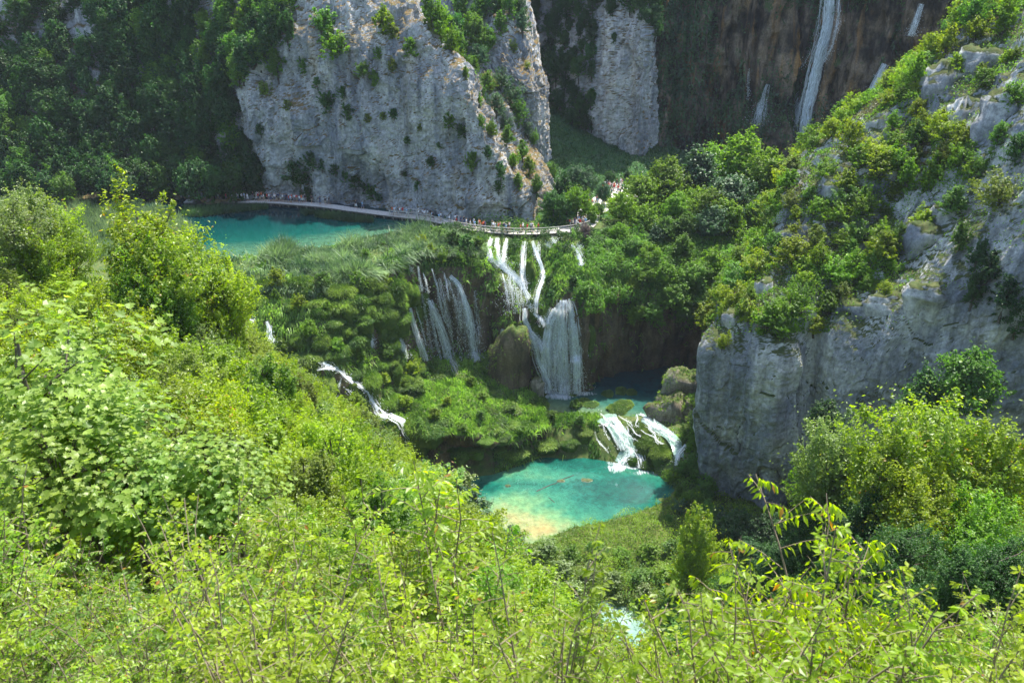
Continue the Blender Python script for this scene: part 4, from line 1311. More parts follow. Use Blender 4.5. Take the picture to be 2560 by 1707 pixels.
reed_patch('lake_reeds', [(300, 212), (340, 215), (372, 219.5), (374, 223), (350, 222), (305, 216)], 2600, M['reed_dark'], 502, h=(.8, 1.5))
reed_patch('lake_reeds', [(-10, 200), (110, 199), (140, 205), (172, 214), (196, 232), (200, 254), (150, 262), (60, 262), (-10, 250)], 24000, M['reed'], 503, h=(1.4, 2.6))
# meadow at the foot of the back cliff
grass_field('meadow_plants', 'valley_floor', 26000, lambda P, Nn: (P[:, 1] > 172) * 1.0, M['reed_dark'], 504, L=(.4, 1.1), w=.10, droop=.6, up=.8, spread=.6)
grass_field('bank_grass', 'valley_floor', 9000, lambda P, Nn: (P[:, 1] <= 172) * 1.0, M['grass_drape'], 505, L=(.4, 1.0), w=.06, droop=.6, up=.8, spread=.6)

# ------------------------------------------------------------------ boardwalk
BZ = 28.75
bw_px = [(186, 200.6), (205, 200.6), (230, 200.6), (270, 201), (300, 203), (328, 205.5), (352, 209), (380, 212.5), (405, 215.5), (427, 218), (448, 222.5), (470, 227.5), (490, 230), (512, 231.8), (535, 231.8), (560, 230), (578, 227.2), (586, 223.5), (584, 219), (588, 214)]
BW = catmull(np.array([tuple(on(px, py, BZ)) for px, py in bw_px]), 400, 0)
_L = np.concatenate([[0], np.cumsum(np.linalg.norm(np.diff(BW, axis=0), axis=1))])
def bw_at(s, off=0.0):
    p = np.array([np.interp(s, _L, BW[:, k]) for k in range(3)])
    q = np.array([np.interp(s + .3, _L, BW[:, k]) for k in range(3)]) - np.array([np.interp(s - .3, _L, BW[:, k]) for k in range(3)])
    q /= max(np.linalg.norm(q), 1e-6)
    side = np.array([q[1], -q[0], 0])       # towards the camera
    return p + side * off, q, side
def bw_s(px):
    xs = np.array([proj(p)[0] for p in BW[:355]])
    return _L[:355][np.argmin(np.abs(xs - px))]
bwalk = empty('boardwalk', tuple(BW[200]))
tag(bwalk, 'long weathered plank boardwalk curving past the cliff foot above the falls', 'boardwalk')
off0 = np.array(BW[200])
total = _L[-1]
pl, st, bm_ = Bag(), Bag(), Bag()
rp = np.random.default_rng(8)
s = 0.0
while s < total:
    p, q, sd = bw_at(s)
    wd = 2.3 if s < bw_s(545) else 2.3 + 1.6 * min(1, (s - bw_s(545)) / 6)
    a = math.atan2(q[1], q[0])
    pl.box(p - off0 + np.array([0, 0, rp.uniform(-.012, .012)]), .27, wd + rp.uniform(-.08, .08), .07, a)
    s += .30
o = link('plank', pl.mesh('plank', M['wood']), bwalk); o['kind'] = 'stuff'
s = 0.0
while s < total - 2:
    for of in (-.95, .95):
        p, q, sd = bw_at(s, of); p2, _, _ = bw_at(s + 2.0, of)
        bm_.beam(p - off0 - [0, 0, .17], p2 - off0 - [0, 0, .17], .12, .2)
        st.box(p - off0 - [0, 0, 1.0], .2, .2, 1.6)
    p, q, sd = bw_at(s)
    bm_.beam(p - off0 - sd * 1.3 - [0, 0, .32], p - off0 + sd * 1.3 - [0, 0, .32], .16, .14)
    s += 2.0
link('joist', bm_.mesh('joist', M['wood_dark']), bwalk)['kind'] = 'stuff'
link('pile', st.mesh('pile', M['wood_dark']), bwalk)['kind'] = 'stuff'
pb = Bag(); pb.box((0, 0, .55), .13, .13, 1.25)
post_me = pb.mesh('railing_post', M['wood'])
def railing(px0, px1, off, step=2.1):
    s0, s1 = bw_s(px0), bw_s(px1)
    n = int(round((s1 - s0) / step))
    prev = None
    rb = Bag()
    for k in range(n + 1):
        p, q, sd = bw_at(s0 + (s1 - s0) * k / n, off)
        o = link('railing_post', post_me, bwalk, tuple(p - off0))
        if prev is not None:
            for hz in (.6, 1.12):
                rb.beam(prev - off0 + [0, 0, hz], p - off0 + [0, 0, hz], .09, .11)
        prev = p
    link('handrail', rb.mesh('handrail', M['wood']), bwalk)
railing(392, 584, 1.15)
railing(396, 424, -1.15)

# pale path with visitors behind the boardwalk end
pp = [(586, 222, 5.0), (589, 214, 4.5), (596, 208.5, 5.5), (606, 203, 7.5), (616, 198, 8.0), (622, 193, 7.0), (618, 188, 5.0), (608, 185.5, 4.0)]
cen = []
for px, py, w in pp:
    h_ = hit(px, py, ('valley_floor',))
    cen.append((*tuple(h_[0]), w))
cen = catmull(np.array(cen), 60, 0)
tan = unit(np.gradient(cen[:, :3], axis=0)); sd = np.stack([tan[:, 1], -tan[:, 0], 0 * tan[:, 0]], 1); sd = unit(sd)
rows = []
for k in range(9):
    u = k / 8 * 2 - 1
    Q = cen[:, :3] + sd * (cen[:, 3:4] * u / 2)
    zz = [drop(x, y, ('valley_floor',)) for x, y in Q[:, :2]]
    Q = Q.copy(); Q[:, 2] = [z.z + .06 if z else q for z, q in zip(zz, Q[:, 2])]
    rows.append(Q)
G = np.stack(rows)
o = link('path', mk_mesh('path', G.reshape(-1, 3), grid_faces(9, 60), M['gravel'], True)); o['kind'] = 'structure'
PATH_C = cen

# ------------------------------------------------------------------ people (a few pixels tall)
def skin_mesh(name, verts, edges, radii, root=0, sub=1):
    me = bpy.data.meshes.new(name)
    me.from_pydata([tuple(v) for v in verts], edges, [])
    ob = bpy.data.objects.new(name, me)
    COL.objects.link(ob)
    sm = ob.modifiers.new('skin', 'SKIN')
    for i, r in enumerate(radii):
        sv = me.skin_vertices[0].data[i]
        sv.radius = (r, r) if not hasattr(r, '__len__') else r
        sv.use_root = (i == root)
    sm.use_smooth_shade = True
    if sub:
        ss = ob.modifiers.new('sub', 'SUBSURF'); ss.levels = sub; ss.render_levels = sub
    dg = bpy.context.evaluated_depsgraph_get()
    out = bpy.data.meshes.new_from_object(ob.evaluated_get(dg))
    out.name = name
    bpy.data.objects.remove(ob)
    bpy.data.meshes.remove(me)
    return out

def person_meshes(pose):
    """pose 0 standing, 1 walking, 2 leaning with forearms raised to the rail"""
    J = {'pel': (0, 0, .95), 'wst': (0, .0, 1.1), 'chs': (0, .01, 1.32), 'nck': (0, .0, 1.48), 'chin': (0, -.02, 1.56), 'head': (0, -.02, 1.66), 'top': (0, -.01, 1.73)}
    st = (.22, -.2) if pose == 1 else (.02, -.02)
    for sgn, f, nm in ((1, st[0], 'r'), (-1, st[1], 'l')):
        J['hip' + nm] = (.09 * sgn, 0, .9); J['kn' + nm] = (.10 * sgn, -f * .7 - .03, .5); J['an' + nm] = (.10 * sgn, -f * .9 + (.1 if f < 0 else 0), .08); J['to' + nm] = (.11 * sgn, -f * .9 - .13 + (.1 if f < 0 else 0), .04)
        J['sh' + nm] = (.17 * sgn, .01, 1.42)
        if pose == 2:
            J['el' + nm] = (.24 * sgn, -.12, 1.18); J['wr' + nm] = (.16 * sgn, -.34, 1.14); J['ha' + nm] = (.13 * sgn, -.42, 1.13)
        elif pose == 1:
            J['el' + nm] = (.23 * sgn, .06 + f * .4, 1.15); J['wr' + nm] = (.22 * sgn, -.06 + f * .8, .94); J['ha' + nm] = (.22 * sgn, -.09 + f * .9, .86)
        else:
            J['el' + nm] = (.23 * sgn, .03, 1.14); J['wr' + nm] = (.24 * sgn, -.03, .90); J['ha' + nm] = (.24 * sgn, -.05, .81)
    def grow(name, chain, rad, root=0):
        idx, vs, es = {}, [], []
        for c in chain:
            for a in c:
                if a not in idx:
                    idx[a] = len(vs); vs.append(J[a])
            es += [(idx[a], idx[b]) for a, b in zip(c[:-1], c[1:])]
        return skin_mesh(name, vs, es, [rad[k] for k in idx], root)
    R = {'pel': .115, 'wst': .105, 'chs': .125, 'nck': .055, 'chin': .07, 'head': .10, 'top': .07}
    for nm in 'rl':
        R.update({'hip' + nm: .085, 'kn' + nm: .055, 'an' + nm: .04, 'to' + nm: .035, 'sh' + nm: .06, 'el' + nm: .042, 'wr' + nm: .032, 'ha' + nm: .035})
    body = grow('body', [('pel', 'wst', 'chs', 'nck', 'chin', 'head', 'top')] + [c for nm in 'rl' for c in (('pel', 'hip' + nm, 'kn' + nm, 'an' + nm, 'to' + nm), ('chs', 'sh' + nm, 'el' + nm, 'wr' + nm, 'ha' + nm))], R)
    R2 = {k: v + .022 for k, v in R.items()}
    J2 = dict(J)
    shirt = grow('shirt', [('wst', 'chs')] + [('chs', 'sh' + nm, 'el' + nm) for nm in 'rl'] + [('wst', 'pel')], {**R2, 'pel': .14})
    trs = grow('trousers', [('pel', 'hip' + nm, 'kn' + nm) for nm in 'rl'], {**R2, 'pel': .13})
    J['h1'] = (0, .02, 1.66); J['h2'] = (0, .0, 1.745); J['h3'] = (0, .05, 1.58)
    hair = grow('hair', [('h3', 'h1', 'h2')], {'h1': .105, 'h2': .085, 'h3': .06})
    return body, shirt, trs, hair
PP = [person_meshes(k) for k in range(3)]
SKIN = [plain_mat('skin', c, .6) for c in ((.5, .3, .21), (.42, .25, .17), (.3, .17, .11))]
HAIRC = [plain_mat('hair', c, .7) for c in ((.03, .02, .015), (.12, .07, .035), (.3, .2, .09), (.75, .73, .7))]
SHIRTS = {'white': (.8, .8, .8), 'black': (.025, .025, .03), 'red': (.55, .03, .03), 'orange': (.7, .14, .05), 'light blue': (.3, .5, .7), 'navy': (.03, .05, .14), 'grey': (.3, .3, .31), 'pink': (.7, .3, .35), 'green': (.06, .22, .09), 'cream': (.65, .58, .45)}
SHM = {k: plain_mat(k.replace(' ', '_') + '_cloth', v, .9) for k, v in SHIRTS.items()}
TRS = {'dark trousers': (.03, .03, .04), 'blue jeans shorts': (.08, .13, .25), 'beige shorts': (.45, .38, .28), 'white shorts': (.75, .75, .73), 'grey shorts': (.2, .2, .21)}
TRM = {k: plain_mat(k.replace(' ', '_'), v, .9) for k, v in TRS.items()}
for b in PP:
    for me, m in zip(b, (SKIN[0], SHM['white'], TRM['dark trousers'], HAIRC[0])):
        me.materials.clear(); me.materials.append(m)
rq = np.random.default_rng(21)
PEOPLE = []
def person(p, face, shirt=None, pose=None, where='', sc=1.0):
    shirt = shirt or rq.choice(list(SHIRTS), p=[.33, .15, .07, .05, .09, .08, .09, .05, .03, .06])
    tr = rq.choice(list(TRS))
    pose = int(rq.integers(3)) if pose is None else pose
    o = empty('person', tuple(p), face, sc * rq.uniform(.94, 1.06))
    ms = (SKIN[int(rq.integers(3))], SHM[shirt], TRM[tr], HAIRC[int(rq.choice(4, p=[.4, .3, .15, .15]))])
    for me, m, nm in zip(PP[pose], ms, ('body', 'shirt', 'trousers', 'hair')):
        c = link(nm, me, o)
        c.material_slots[0].link = 'OBJECT'; c.material_slots[0].material = m
    tag(o, None, 'person', where)
    PEOPLE.append((o, shirt, tr, ('standing', 'walking', 'leaning')[pose], where))
walkers = [(202, 0), (206, 0), (212, 0), (219, 'white'), (227, 0), (233, 'white'), (236, 0), (242, 'black'), (245, 'light blue'), (249, 0), (253, 0), (256, 'cream'), (260, 0), (265, 'white'), (268, 0), (270, 'white'), (272, 'navy'), (275, 'white'), (277, 'white'), (279, 0), (283, 'white'), (287, 0), (290, 'red'), (292, 'red'), (294, 'red'), (296, 'red'), (304, 0), (311, 0), (321, 0), (326, 'black'), (354, 'black'), (361, 'light blue'), (394, 'orange'), (396, 'white'), (399, 'black'), (403, 0), (407, 0), (411, 'green'), (425, 0), (427, 0), (429, 'black'), (435, 'black'), (441, 0),
  (453, 'white'), (456, 'white'), (458, 0), (460, 0), (462, 'black'), (466, 'white'), (469, 0), (471, 'white'), (473, 'white'), (475, 'light blue'), (483, 'orange'), (485, 0), (491, 'grey'), (493, 'white'), (495, 'white'), (497, 0), (499, 0), (503, 'black'), (505, 0), (507, 0), (509, 'white'), (521, 'orange'), (527, 'red'), (532, 'white'), (539, 'red')]
for k in range(52):
    walkers.append((float(rq.choice([rq.uniform(200, 300), rq.uniform(300, 400), rq.uniform(392, 545)], p=[.4, .1, .5])), 0))
for px, shc in walkers:
    s_ = bw_s(px)
    p, q, sd = bw_at(s_, rq.uniform(-.75, .6))
    face = math.atan2(q[1], q[0]) + (math.pi / 2 if rq.random() < .55 else -math.pi / 2) + rq.normal(0, .3)
    person(p + [0, 0, .035], face, shc or None, 1 if rq.random() < .6 else None, 'visitors on the boardwalk')
for k in range(22):
    px = rq.uniform(566, 584)
    p, q, sd = bw_at(bw_s(px) + rq.uniform(0, 1.5), rq.uniform(-1.4, 1.1))
    person(p + [0, 0, .035], rq.uniform(0, 6.28), None, None, 'visitors crowding the boardwalk end')
for k in range(46):
    i = int(rq.integers(8, 60)); u = rq.uniform(-.46, .46)
    p = cen[i, :3] + sd_ * 0 if False else np.array(G[int((u + .5) * 8), i])
    person(p, rq.uniform(0, 6.28), None, None, 'visitors on the pale path')
# ------------------------------------------------------------------ trees and shrubs
def leaf_quads(c, axis, nrm, L, W, fold=.0):
    side = unit(np.cross(axis, nrm))
    L = L[:, None]; W = W[:, None]
    b = c - axis * L * .5
    t = c + axis * L * .5
    m = c + axis * L * .02 + nrm * (fold * W)
    V = np.stack([b, m + side * W * .5, t, m - side * W * .5], 1).reshape(-1, 3)
    F = np.arange(len(c))[:, None] * 4 + [0, 1, 2, 3]
    return V, F

def leaf_fold(c, axis, nrm, L, W):
    """pointed leaf folded along its midrib: 4 triangles"""
    side = unit(np.cross(axis, nrm))
    L = L[:, None]; W = W[:, None]
    b = c - axis * L * .5
    t = c + axis * L * .5 - nrm * L * .12
    m = c - axis * L * .04 - nrm * W * .10
    V = np.stack([b, m + side * W * .5 + nrm * W * .14, t, m - side * W * .5 + nrm * W * .14, m], 1).reshape(-1, 3)
    i = np.arange(len(c))[:, None] * 5
    return V, np.concatenate([i + [0, 1, 4], i + [1, 2, 4], i + [2, 3, 4], i + [3, 0, 4]])

def leaf_lobed(c, axis, nrm, S):
    """five lobed maple leaf fan"""
    side = unit(np.cross(axis, nrm))
    pts = [(-.42, 0), (-.30, .34), (-.02, .50), (.06, .24), (.34, .36), (.26, .12), (.60, 0), (.26, -.12), (.34, -.36), (.06, -.24), (-.02, -.50), (-.30, -.34)]
    S = S[:, None]
    V = [c + nrm * S * -.05]
    for a, s in pts:
        V.append(c + axis * S * a + side * S * s + nrm * S * (.10 * abs(s) - .05 * max(0, a)))
    V = np.stack(V, 1).reshape(-1, 3)
    i = np.arange(len(c))[:, None] * 13
    F = np.concatenate([i + [0, 1 + k, 1 + (k + 1) % 12] for k in range(12)])
    return V, F

def make_tree(seed, H=8.0, R=3.0, base=.22, clumps=40, per=70, L=.3, W=.2, squash=.6, tip=.5, bark='bark', lean=.0, rc=(.2, .38), limbs=16, droop=.25, spray=1.1):
    """broadleaf tree: tapered trunk, limbs to leaf clumps spread unevenly through the crown"""
    rng = np.random.default_rng(seed)
    zc0, zc1 = H * base, H
    zc, rz = (zc0 + zc1) / 2, (zc1 - zc0) / 2
    d = unit(rng.normal(size=(clumps, 3)))
    rad = rng.random((clumps, 1)) ** .38
    lob = .74 + .42 * vnoise(d * 1.6 + seed * 2.3, seed)[:, None]
    C = d * rad * lob
    # narrower towards the tip
    tt = (C[:, 2:3] + 1) / 2
    prof = np.clip(1.12 - tip * tt ** 1.6, .25, 1.2)
    C = np.concatenate([C[:, :2] * R * prof, C[:, 2:3] * rz + zc], 1)
    C[:, 0] += lean * (C[:, 2] - zc0)
    # twigs sticking out of the outline
    ncl = len(C)
    rcs = R * rng.uniform(rc[0], rc[1], ncl)
    k = np.repeat(np.arange(ncl), per)
    n = len(k)
    u = unit(rng.normal(size=(n, 3)))
    u[:, 2] = np.abs(u[:, 2]) * .9 - .22
    rr = rng.random((n, 1)) ** .5
    P = C[k] + u * rr * rcs[k][:, None] * np.array([1, 1, squash]) * .8
    # leaf sprays point outwards and up along the branch ends
    dr = unit(C - np.array([0, 0, zc0 + .25 * (zc1 - zc0)]) + np.array([0, 0, .25 * R]) + rng.normal(0, .25 * R, (ncl, 3)))
    al = rng.uniform(-.7, 1.0, (n, 1))
    P = P * 1.0 + dr[k] * al * rcs[k][:, None] * spray - u * rr * rcs[k][:, None] * np.array([1, 1, squash]) * .45 * np.clip(al, 0, 1)
    # some stray leaves between the clumps
    st = rng.random(n) < .10
    P[st] += rng.normal(0, .16 * R, (st.sum(), 3))
    outw = unit(P - np.array([0, 0, zc]))
    nr = unit(.7 * outw + np.array([0, 0, .5]) + rng.normal(size=(n, 3)) * .62)
    ax = rng.normal(size=(n, 3)) + outw * .6 - np.array([0, 0, droop])
    ax = unit(ax - nr * np.sum(ax * nr, 1, keepdims=True))
    l = L * rng.uniform(.7, 1.35, n); w = W * rng.uniform(.75, 1.3, n)
    V, F = leaf_quads(P, ax, nr, l, w, .18)
    ct = rng.uniform(-.22, .22, ncl)
    tn = np.clip(.48 + ct[k] + rng.normal(0, .16, n), 0, 1)
    crown = mk_mesh('crown', V, [F], None, False, attrs={'tint': np.repeat(tn, 4)})
    bag = Bag()
    nz = 7
    zz = np.linspace(-.8, H * .8, nz)
    tx = np.cumsum(rng.normal(0, .012 * H, (nz, 2)), axis=0)
    tp = np.stack([tx[:, 0] + lean * np.maximum(zz - zc0, 0), tx[:, 1], zz], 1)
    r0 = .022 * H + .03
    v, f = tube(tp, np.linspace(r0 * 1.15, r0 * .22, nz), 7)
    bag.add(v, f)
    for j in rng.permutation(ncl)[:limbs]:
        c = C[j]
        z0 = np.clip(c[2] - rng.uniform(.15, .4) * H * .7, H * .12, H * .74)
        p0 = np.array([np.interp(z0, zz, tp[:, 0]), np.interp(z0, zz, tp[:, 1]), z0])
        mid = (p0 + c) / 2 + rng.normal(0, .03 * H, 3) + np.array([0, 0, -.02 * H])
        rl = r0 * .34
        v, f = tube([p0, mid, c], [rl, rl * .6, rl * .2], 4)
        bag.add(v, f)
    trunk = bag.mesh('trunk', M[bark], True)
    return trunk, crown

def make_shoots(seed, n_shoot=16, H=2.4, spread=.9, twigs=13, leaves=9, L=.075, W=.038, tw_len=.5, droop=.5, base_r=.35, bark='twig_bark', arch=.35):
    """thicket of thin upright shoots carrying alternate hanging leaves"""
    rng = np.random.default_rng(seed)
    bag = Bag()
    P, AX, NR, T_ = [], [], [], []
    for s in range(n_shoot):
        a = rng.uniform(0, 6.283)
        hh = H * rng.uniform(.6, 1.08)
        d = np.array([math.cos(a), math.sin(a), 0])
        b = d * rng.uniform(0, base_r)
        sp = spread * rng.uniform(.15, 1.0)
        t = np.linspace(0, 1, 7)[:, None]
        path = b + d * sp * t ** 1.5 + np.array([0, 0, 1]) * hh * (t - arch * .3 * t ** 3) + rng.normal(0, .03, (7, 3)) * t
        v, f = tube(path, np.linspace(.016, .004, 7), 4)
        bag.add(v, f)
        st_t = rng.uniform(-.2, .2)
        for k in range(twigs):
            u = .22 + .78 * (k + rng.random()) / twigs
            p0 = np.array([np.interp(u, t[:, 0], path[:, q]) for q in range(3)])
            ta = rng.uniform(0, 6.283)
            tl = tw_len * (1.15 - .75 * u) * rng.uniform(.6, 1.2) * (.5 if u > .92 else 1)
            td = unit(np.array([math.cos(ta), math.sin(ta), rng.uniform(.0, .75)]))
            tip = p0 + td * tl - np.array([0, 0, .12 * tl])
            if tl > .22:
                v, f = tube([p0, (p0 + tip) / 2 + [0, 0, .05 * tl], tip], [.006, .004, .002], 3)
                bag.add(v, f)
            m = leaves
            q = (np.arange(m) + rng.random(m) * .6 + .3)[:, None] / m
            pos = p0 + (tip - p0) * q + np.array([0, 0, .06]) * tl * 4 * (q - q * q)
            sd = unit(np.cross(td, [0, 0, 1.0]))
            sgn = np.where(np.arange(m) % 2 == 0, 1, -1)[:, None]
            ax = unit(td * .65 + sd * sgn * .75 - np.array([0, 0, droop]) + rng.normal(0, .25, (m, 3)))
            nr = unit(np.array([0, 0, 1.0]) + rng.normal(0, .38, (m, 3)) + sd * sgn * .25)
            nr = unit(nr - ax * np.sum(ax * nr, 1, keepdims=True))
            P.append(pos + ax * L * .55); AX.append(ax); NR.append(nr)
            T_.append(np.where(rng.random(m) < .008 + .02 * (u > .85), 1.0, np.clip(.40 + st_t + .25 * u + rng.normal(0, .16, m), 0, .9)))
    P = np.concatenate(P); AX = np.concatenate(AX); NR = np.concatenate(NR); T_ = np.concatenate(T_)
    sz = rng.uniform(.65, 1.25, len(P))
    V, F = leaf_fold(P, AX, NR, L * sz, W * sz)
    crown = mk_mesh('leaves', V, [F], None, False, attrs={'tint': np.repeat(T_, 5)})
    return bag.mesh('stem', M[bark], True), crown

def make_maple(seed, H=3.2, R=1.5, clumps=34, per=26, S=.15):
    rng = np.random.default_rng(seed)
    tr, cr = make_tree(seed, H, R, .2, clumps, 4, .1, .06, limbs=22)
    bpy.data.meshes.remove(cr)
    d = unit(rng.normal(size=(clumps, 3))); rad = rng.random((clumps, 1)) ** .4
    C = d * rad * np.array([R, R, H * .4]) + np.array([0, 0, H * .6])
    k = np.repeat(np.arange(clumps), per); n = len(k)
    u = unit(rng.normal(size=(n, 3)))
    P = C[k] + u * rng.random((n, 1)) ** .5 * R * .34
    outw = unit(P - np.array([0, 0, H * .5]))
    nr = unit(outw * .55 + np.array([0, 0, .9]) + rng.normal(size=(n, 3)) * .35)
    ax = outw * .8 - np.array([0, 0, .5]) + rng.normal(size=(n, 3)) * .6
    ax = unit(ax - nr * np.sum(ax * nr, 1, keepdims=True))
    V, F = leaf_lobed(P, ax, nr, S * rng.uniform(.6, 1.25, n))
    tn = np.clip(.5 + rng.uniform(-.2, .2, clumps)[k] + rng.normal(0, .15, n), 0, 1)
    return tr, mk_mesh('leaves', V, [F], None, False, attrs={'tint': np.repeat(tn, 13)})

SPEC = {}
def spec(name, H, meshes): SPEC[name] = (H, meshes)
spec('far', 10.0, [make_tree(100 + k, 10, [3.4, 4.0, 3.0, 3.7, 4.3, 3.2][k], .06, 120, 48, .42, .29, .8, [.5, .35, .65, .45, .3, .6][k], 'bark_dark', rc=(.13, .27)) for k in range(6)])
spec('clump', 11.0, [make_tree(200 + k, 11, [3.9, 4.4, 3.5, 4.1, 4.6][k], .05, 170, 60, .36, .24, .8, [.55, .4, .65, .5, .35][k], rc=(.12, .25)) for k in range(5)])
spec('shrub', 3.0, [make_tree(300 + k, 3, [1.5, 1.8, 1.3, 1.6][k], -.25, 60, 34, .26, .17, .8, [.4, .2, .6, .3][k], limbs=10, rc=(.14, .3)) for k in range(4)])
spec('scrub', 5.0, [make_tree(400 + k, 5, [1.9, 2.3, 1.7, 2.1, 1.6][k], -.06, 90, 40, .23, .14, .8, [.5, .3, .6, .4, .55][k], limbs=18, rc=(.12, .27), droop=.1) for k in range(5)])
spec('hill', 7.0, [make_tree(500 + k, 7, [2.7, 3.1, 2.4, 2.9, 3.3, 2.6][k], .04, 150, 75, .19, .105, .75, [.5, .35, .65, .45, .3, .55][k], limbs=26, rc=(.11, .25)) for k in range(6)])
spec('big', 16.0, [make_tree(650 + k, 16, [6.0, 6.8, 5.4][k], .04, 330, 80, .30, .17, .75, [.45, .3, .6][k], limbs=40, rc=(.08, .19)) for k in range(3)])
spec('ash', 14.0, [make_tree(670 + k, 14, [4.6, 5.2, 4.0][k], .02, 190, 62, .32, .17, .8, [.35, .25, .45][k], limbs=40, rc=(.10, .24), spray=1.6) for k in range(3)])
spec('young', 4.5, [make_tree(600 + k, 4.5, [1.5, 1.8, 1.4, 1.65][k], .05, 120, 90, .105, .055, .8, [.6, .4, .7, .5][k], limbs=30, rc=(.12, .26)) for k in range(4)])
spec('shoots', 2.4, [make_shoots(700 + k, 17, [2.4, 2.2, 2.6, 2.3][k], [.9, 1.1, .8, 1.0][k]) for k in range(4)])
spec('sapling', 3.2, [make_shoots(740 + k, 4, 3.2, .45, 26, 10, .085, .042, .75, .55, .1, arch=.1) for k in range(2)])
spec('cherry', 2.6, [make_shoots(760 + k, 7, 2.6, 1.1, 12, 13, .115, .036, .8, 1.3, .2, arch=.6) for k in range(3)])
spec('maple', 3.2, [make_maple(800 + k, 3.2, [1.4, 1.7, 1.2][k]) for k in range(3)])

# every mesh needs a slot; the tone is set per plant
for nm, (H, ms) in SPEC.items():
    for tr, cr in ms:
        cr.materials.append(TONE['mid green'])
rt = np.random.default_rng(31)
PLANTS = []
def plant(sp, p, h, tone, name, cat, group, words, variant=None, rz=None, wide=1.0, tilt=0.0):
    H, ms = SPEC[sp]
    qx, qt = proj((p[0], p[1], p[2] + h)); _, qb = proj(p)
    dist = math.sqrt(p[0] ** 2 + p[1] ** 2 + (p[2] - CAM_Z) ** 2)
    rad = .5 * h / dist * FPX
    if qx + rad < 0 or qx - rad > 1024 or qt - .1 * rad > 684 or qb < -4:
        return None                          # wholly outside the photograph
    if dist < 34 and sp in ('shoots', 'young', 'cherry', 'sapling') and 584 < qx < 668 and qt < 640 + .4 * rad:
        return None                          # a gap in the shrubs opens the view to the stream
    if sp in ('hill', 'young') and 235 < qx < 585 and name in ('hillside_tree', 'young_tree'):
        lim = np.interp(qx, [235, 300, 330, 370, 400, 415, 450, 480, 500, 540, 585], [298, 364, 392, 412, 428, 456, 472, 492, 506, 552, 620])
        while qt < lim and h > 2.2:
            h *= .88
            _, qt = proj((p[0], p[1], p[2] + h))
        if qt < lim - 6:
            return None                      # the slope falls away here: nothing tall stands on the brink
    if name == 'slope_shrub' and any(abs(qx - a_) < rad * .8 and qt < b_ < qb + 3 for a_, b_ in ((880, 74), (872, 92), (866, 108))):
        return None                          # gully under the thin fall stays open
    tr, cr = ms[int(rt.integers(len(ms))) if variant is None else variant]
    s = h / H
    o = empty(name, tuple(p), rt.uniform(0, 6.283) if rz is None else rz, s)
    o.scale = (s * wide, s * wide, s)
    if tilt: o.rotation_euler[1] = tilt
    link('trunk' if tr.name.startswith('trunk') else 'stem', tr, o)
    c = link('crown' if cr.name.startswith('crown') else 'leaves', cr, o)
    c.material_slots[0].link = 'OBJECT'
    c.material_slots[0].material = TONE[tone]
    tag(o, None, cat, group)
    LABEL_QUEUE.append((o, tone + ' ' + words, cat, h))
    PLANTS.append((o, sp, h))
    return o

def pick(rng, d):
    ks = list(d); w = np.array([d[k] for k in ks], float)
    return ks[rng.choice(len(ks), p=w / w.sum())]

def forest(surf, n, dmin, hrange, sp, tones, name, cat, group, words, mask, seed, sink=.3, wide=1.0, cap=None, toward=0.0):
    rng = np.random.default_rng(seed)
    P, Nn = scatter(surf, n, rng, mask)
    hh = rng.uniform(hrange[0], hrange[1], len(P))
    keep = thin(P, dmin * hh / hrange[1])
    if cap: keep = keep[:cap]
    for i in keep:
        p = P[i] - np.array([0, 0, sink])
        plant(sp, p, hh[i], pick(rng, tones), name, cat, group, words, wide=wide * rng.uniform(.9, 1.15))
    return len(keep)

counts = {}
def drop_path(P):
    d = np.full(len(P), 1e9)
    for q in np.concatenate([PATH_C[:, :3], BW[300:]]):
        d = np.minimum(d, np.hypot(P[:, 0] - q[0], P[:, 1] - q[1]))
    return d
def leaf_cover(name, surf, n, mask, mat, seed, L=.28, W=.18, hmax=1.0, freq=.5):
    """low leafy undergrowth in uneven cushions"""
    rng = np.random.default_rng(seed)
    P, Nn = scatter(surf, n, rng, mask)
    hh = hmax * np.clip(.35 + .9 * fbm(P * freq, 3, seed), .04, 1.2)
    P = P + (Nn * .6 + np.array([0, 0, .6])) * (hh * rng.random(len(P)) ** .5)[:, None]
    nr = unit(Nn * .5 + np.array([0, 0, .6]) + rng.normal(size=P.shape) * .6)
    ax = rng.normal(size=P.shape); ax = unit(ax - nr * np.sum(ax * nr, 1, keepdims=True))
    V, F = leaf_quads(P, ax, nr, L * rng.uniform(.7, 1.4, len(P)), W * rng.uniform(.7, 1.4, len(P)), .15)
    tn = np.clip(.45 + .5 * vnoise(P * .35, seed) + rng.normal(0, .16, len(P)), 0, 1)
    o = link(name, mk_mesh(name, V, [F], mat, False, attrs={'tint': np.repeat(tn, 4)}))
    o['kind'] = 'stuff'
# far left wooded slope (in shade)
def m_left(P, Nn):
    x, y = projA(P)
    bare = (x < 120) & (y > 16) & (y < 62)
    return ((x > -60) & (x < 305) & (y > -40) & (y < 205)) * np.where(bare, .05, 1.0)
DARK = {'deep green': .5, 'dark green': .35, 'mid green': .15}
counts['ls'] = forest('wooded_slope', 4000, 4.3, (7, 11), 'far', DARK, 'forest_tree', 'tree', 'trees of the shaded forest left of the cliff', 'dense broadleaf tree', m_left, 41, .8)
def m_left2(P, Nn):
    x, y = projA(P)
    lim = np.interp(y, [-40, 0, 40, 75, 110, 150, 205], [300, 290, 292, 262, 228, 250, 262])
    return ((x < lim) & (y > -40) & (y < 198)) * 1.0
counts['ls2'] = forest('limestone_cliff', 2500, 4.6, (6.5, 10), 'far', DARK, 'forest_tree', 'tree', 'trees of the shaded forest left of the cliff', 'dense broadleaf tree', m_left2, 42, .8)
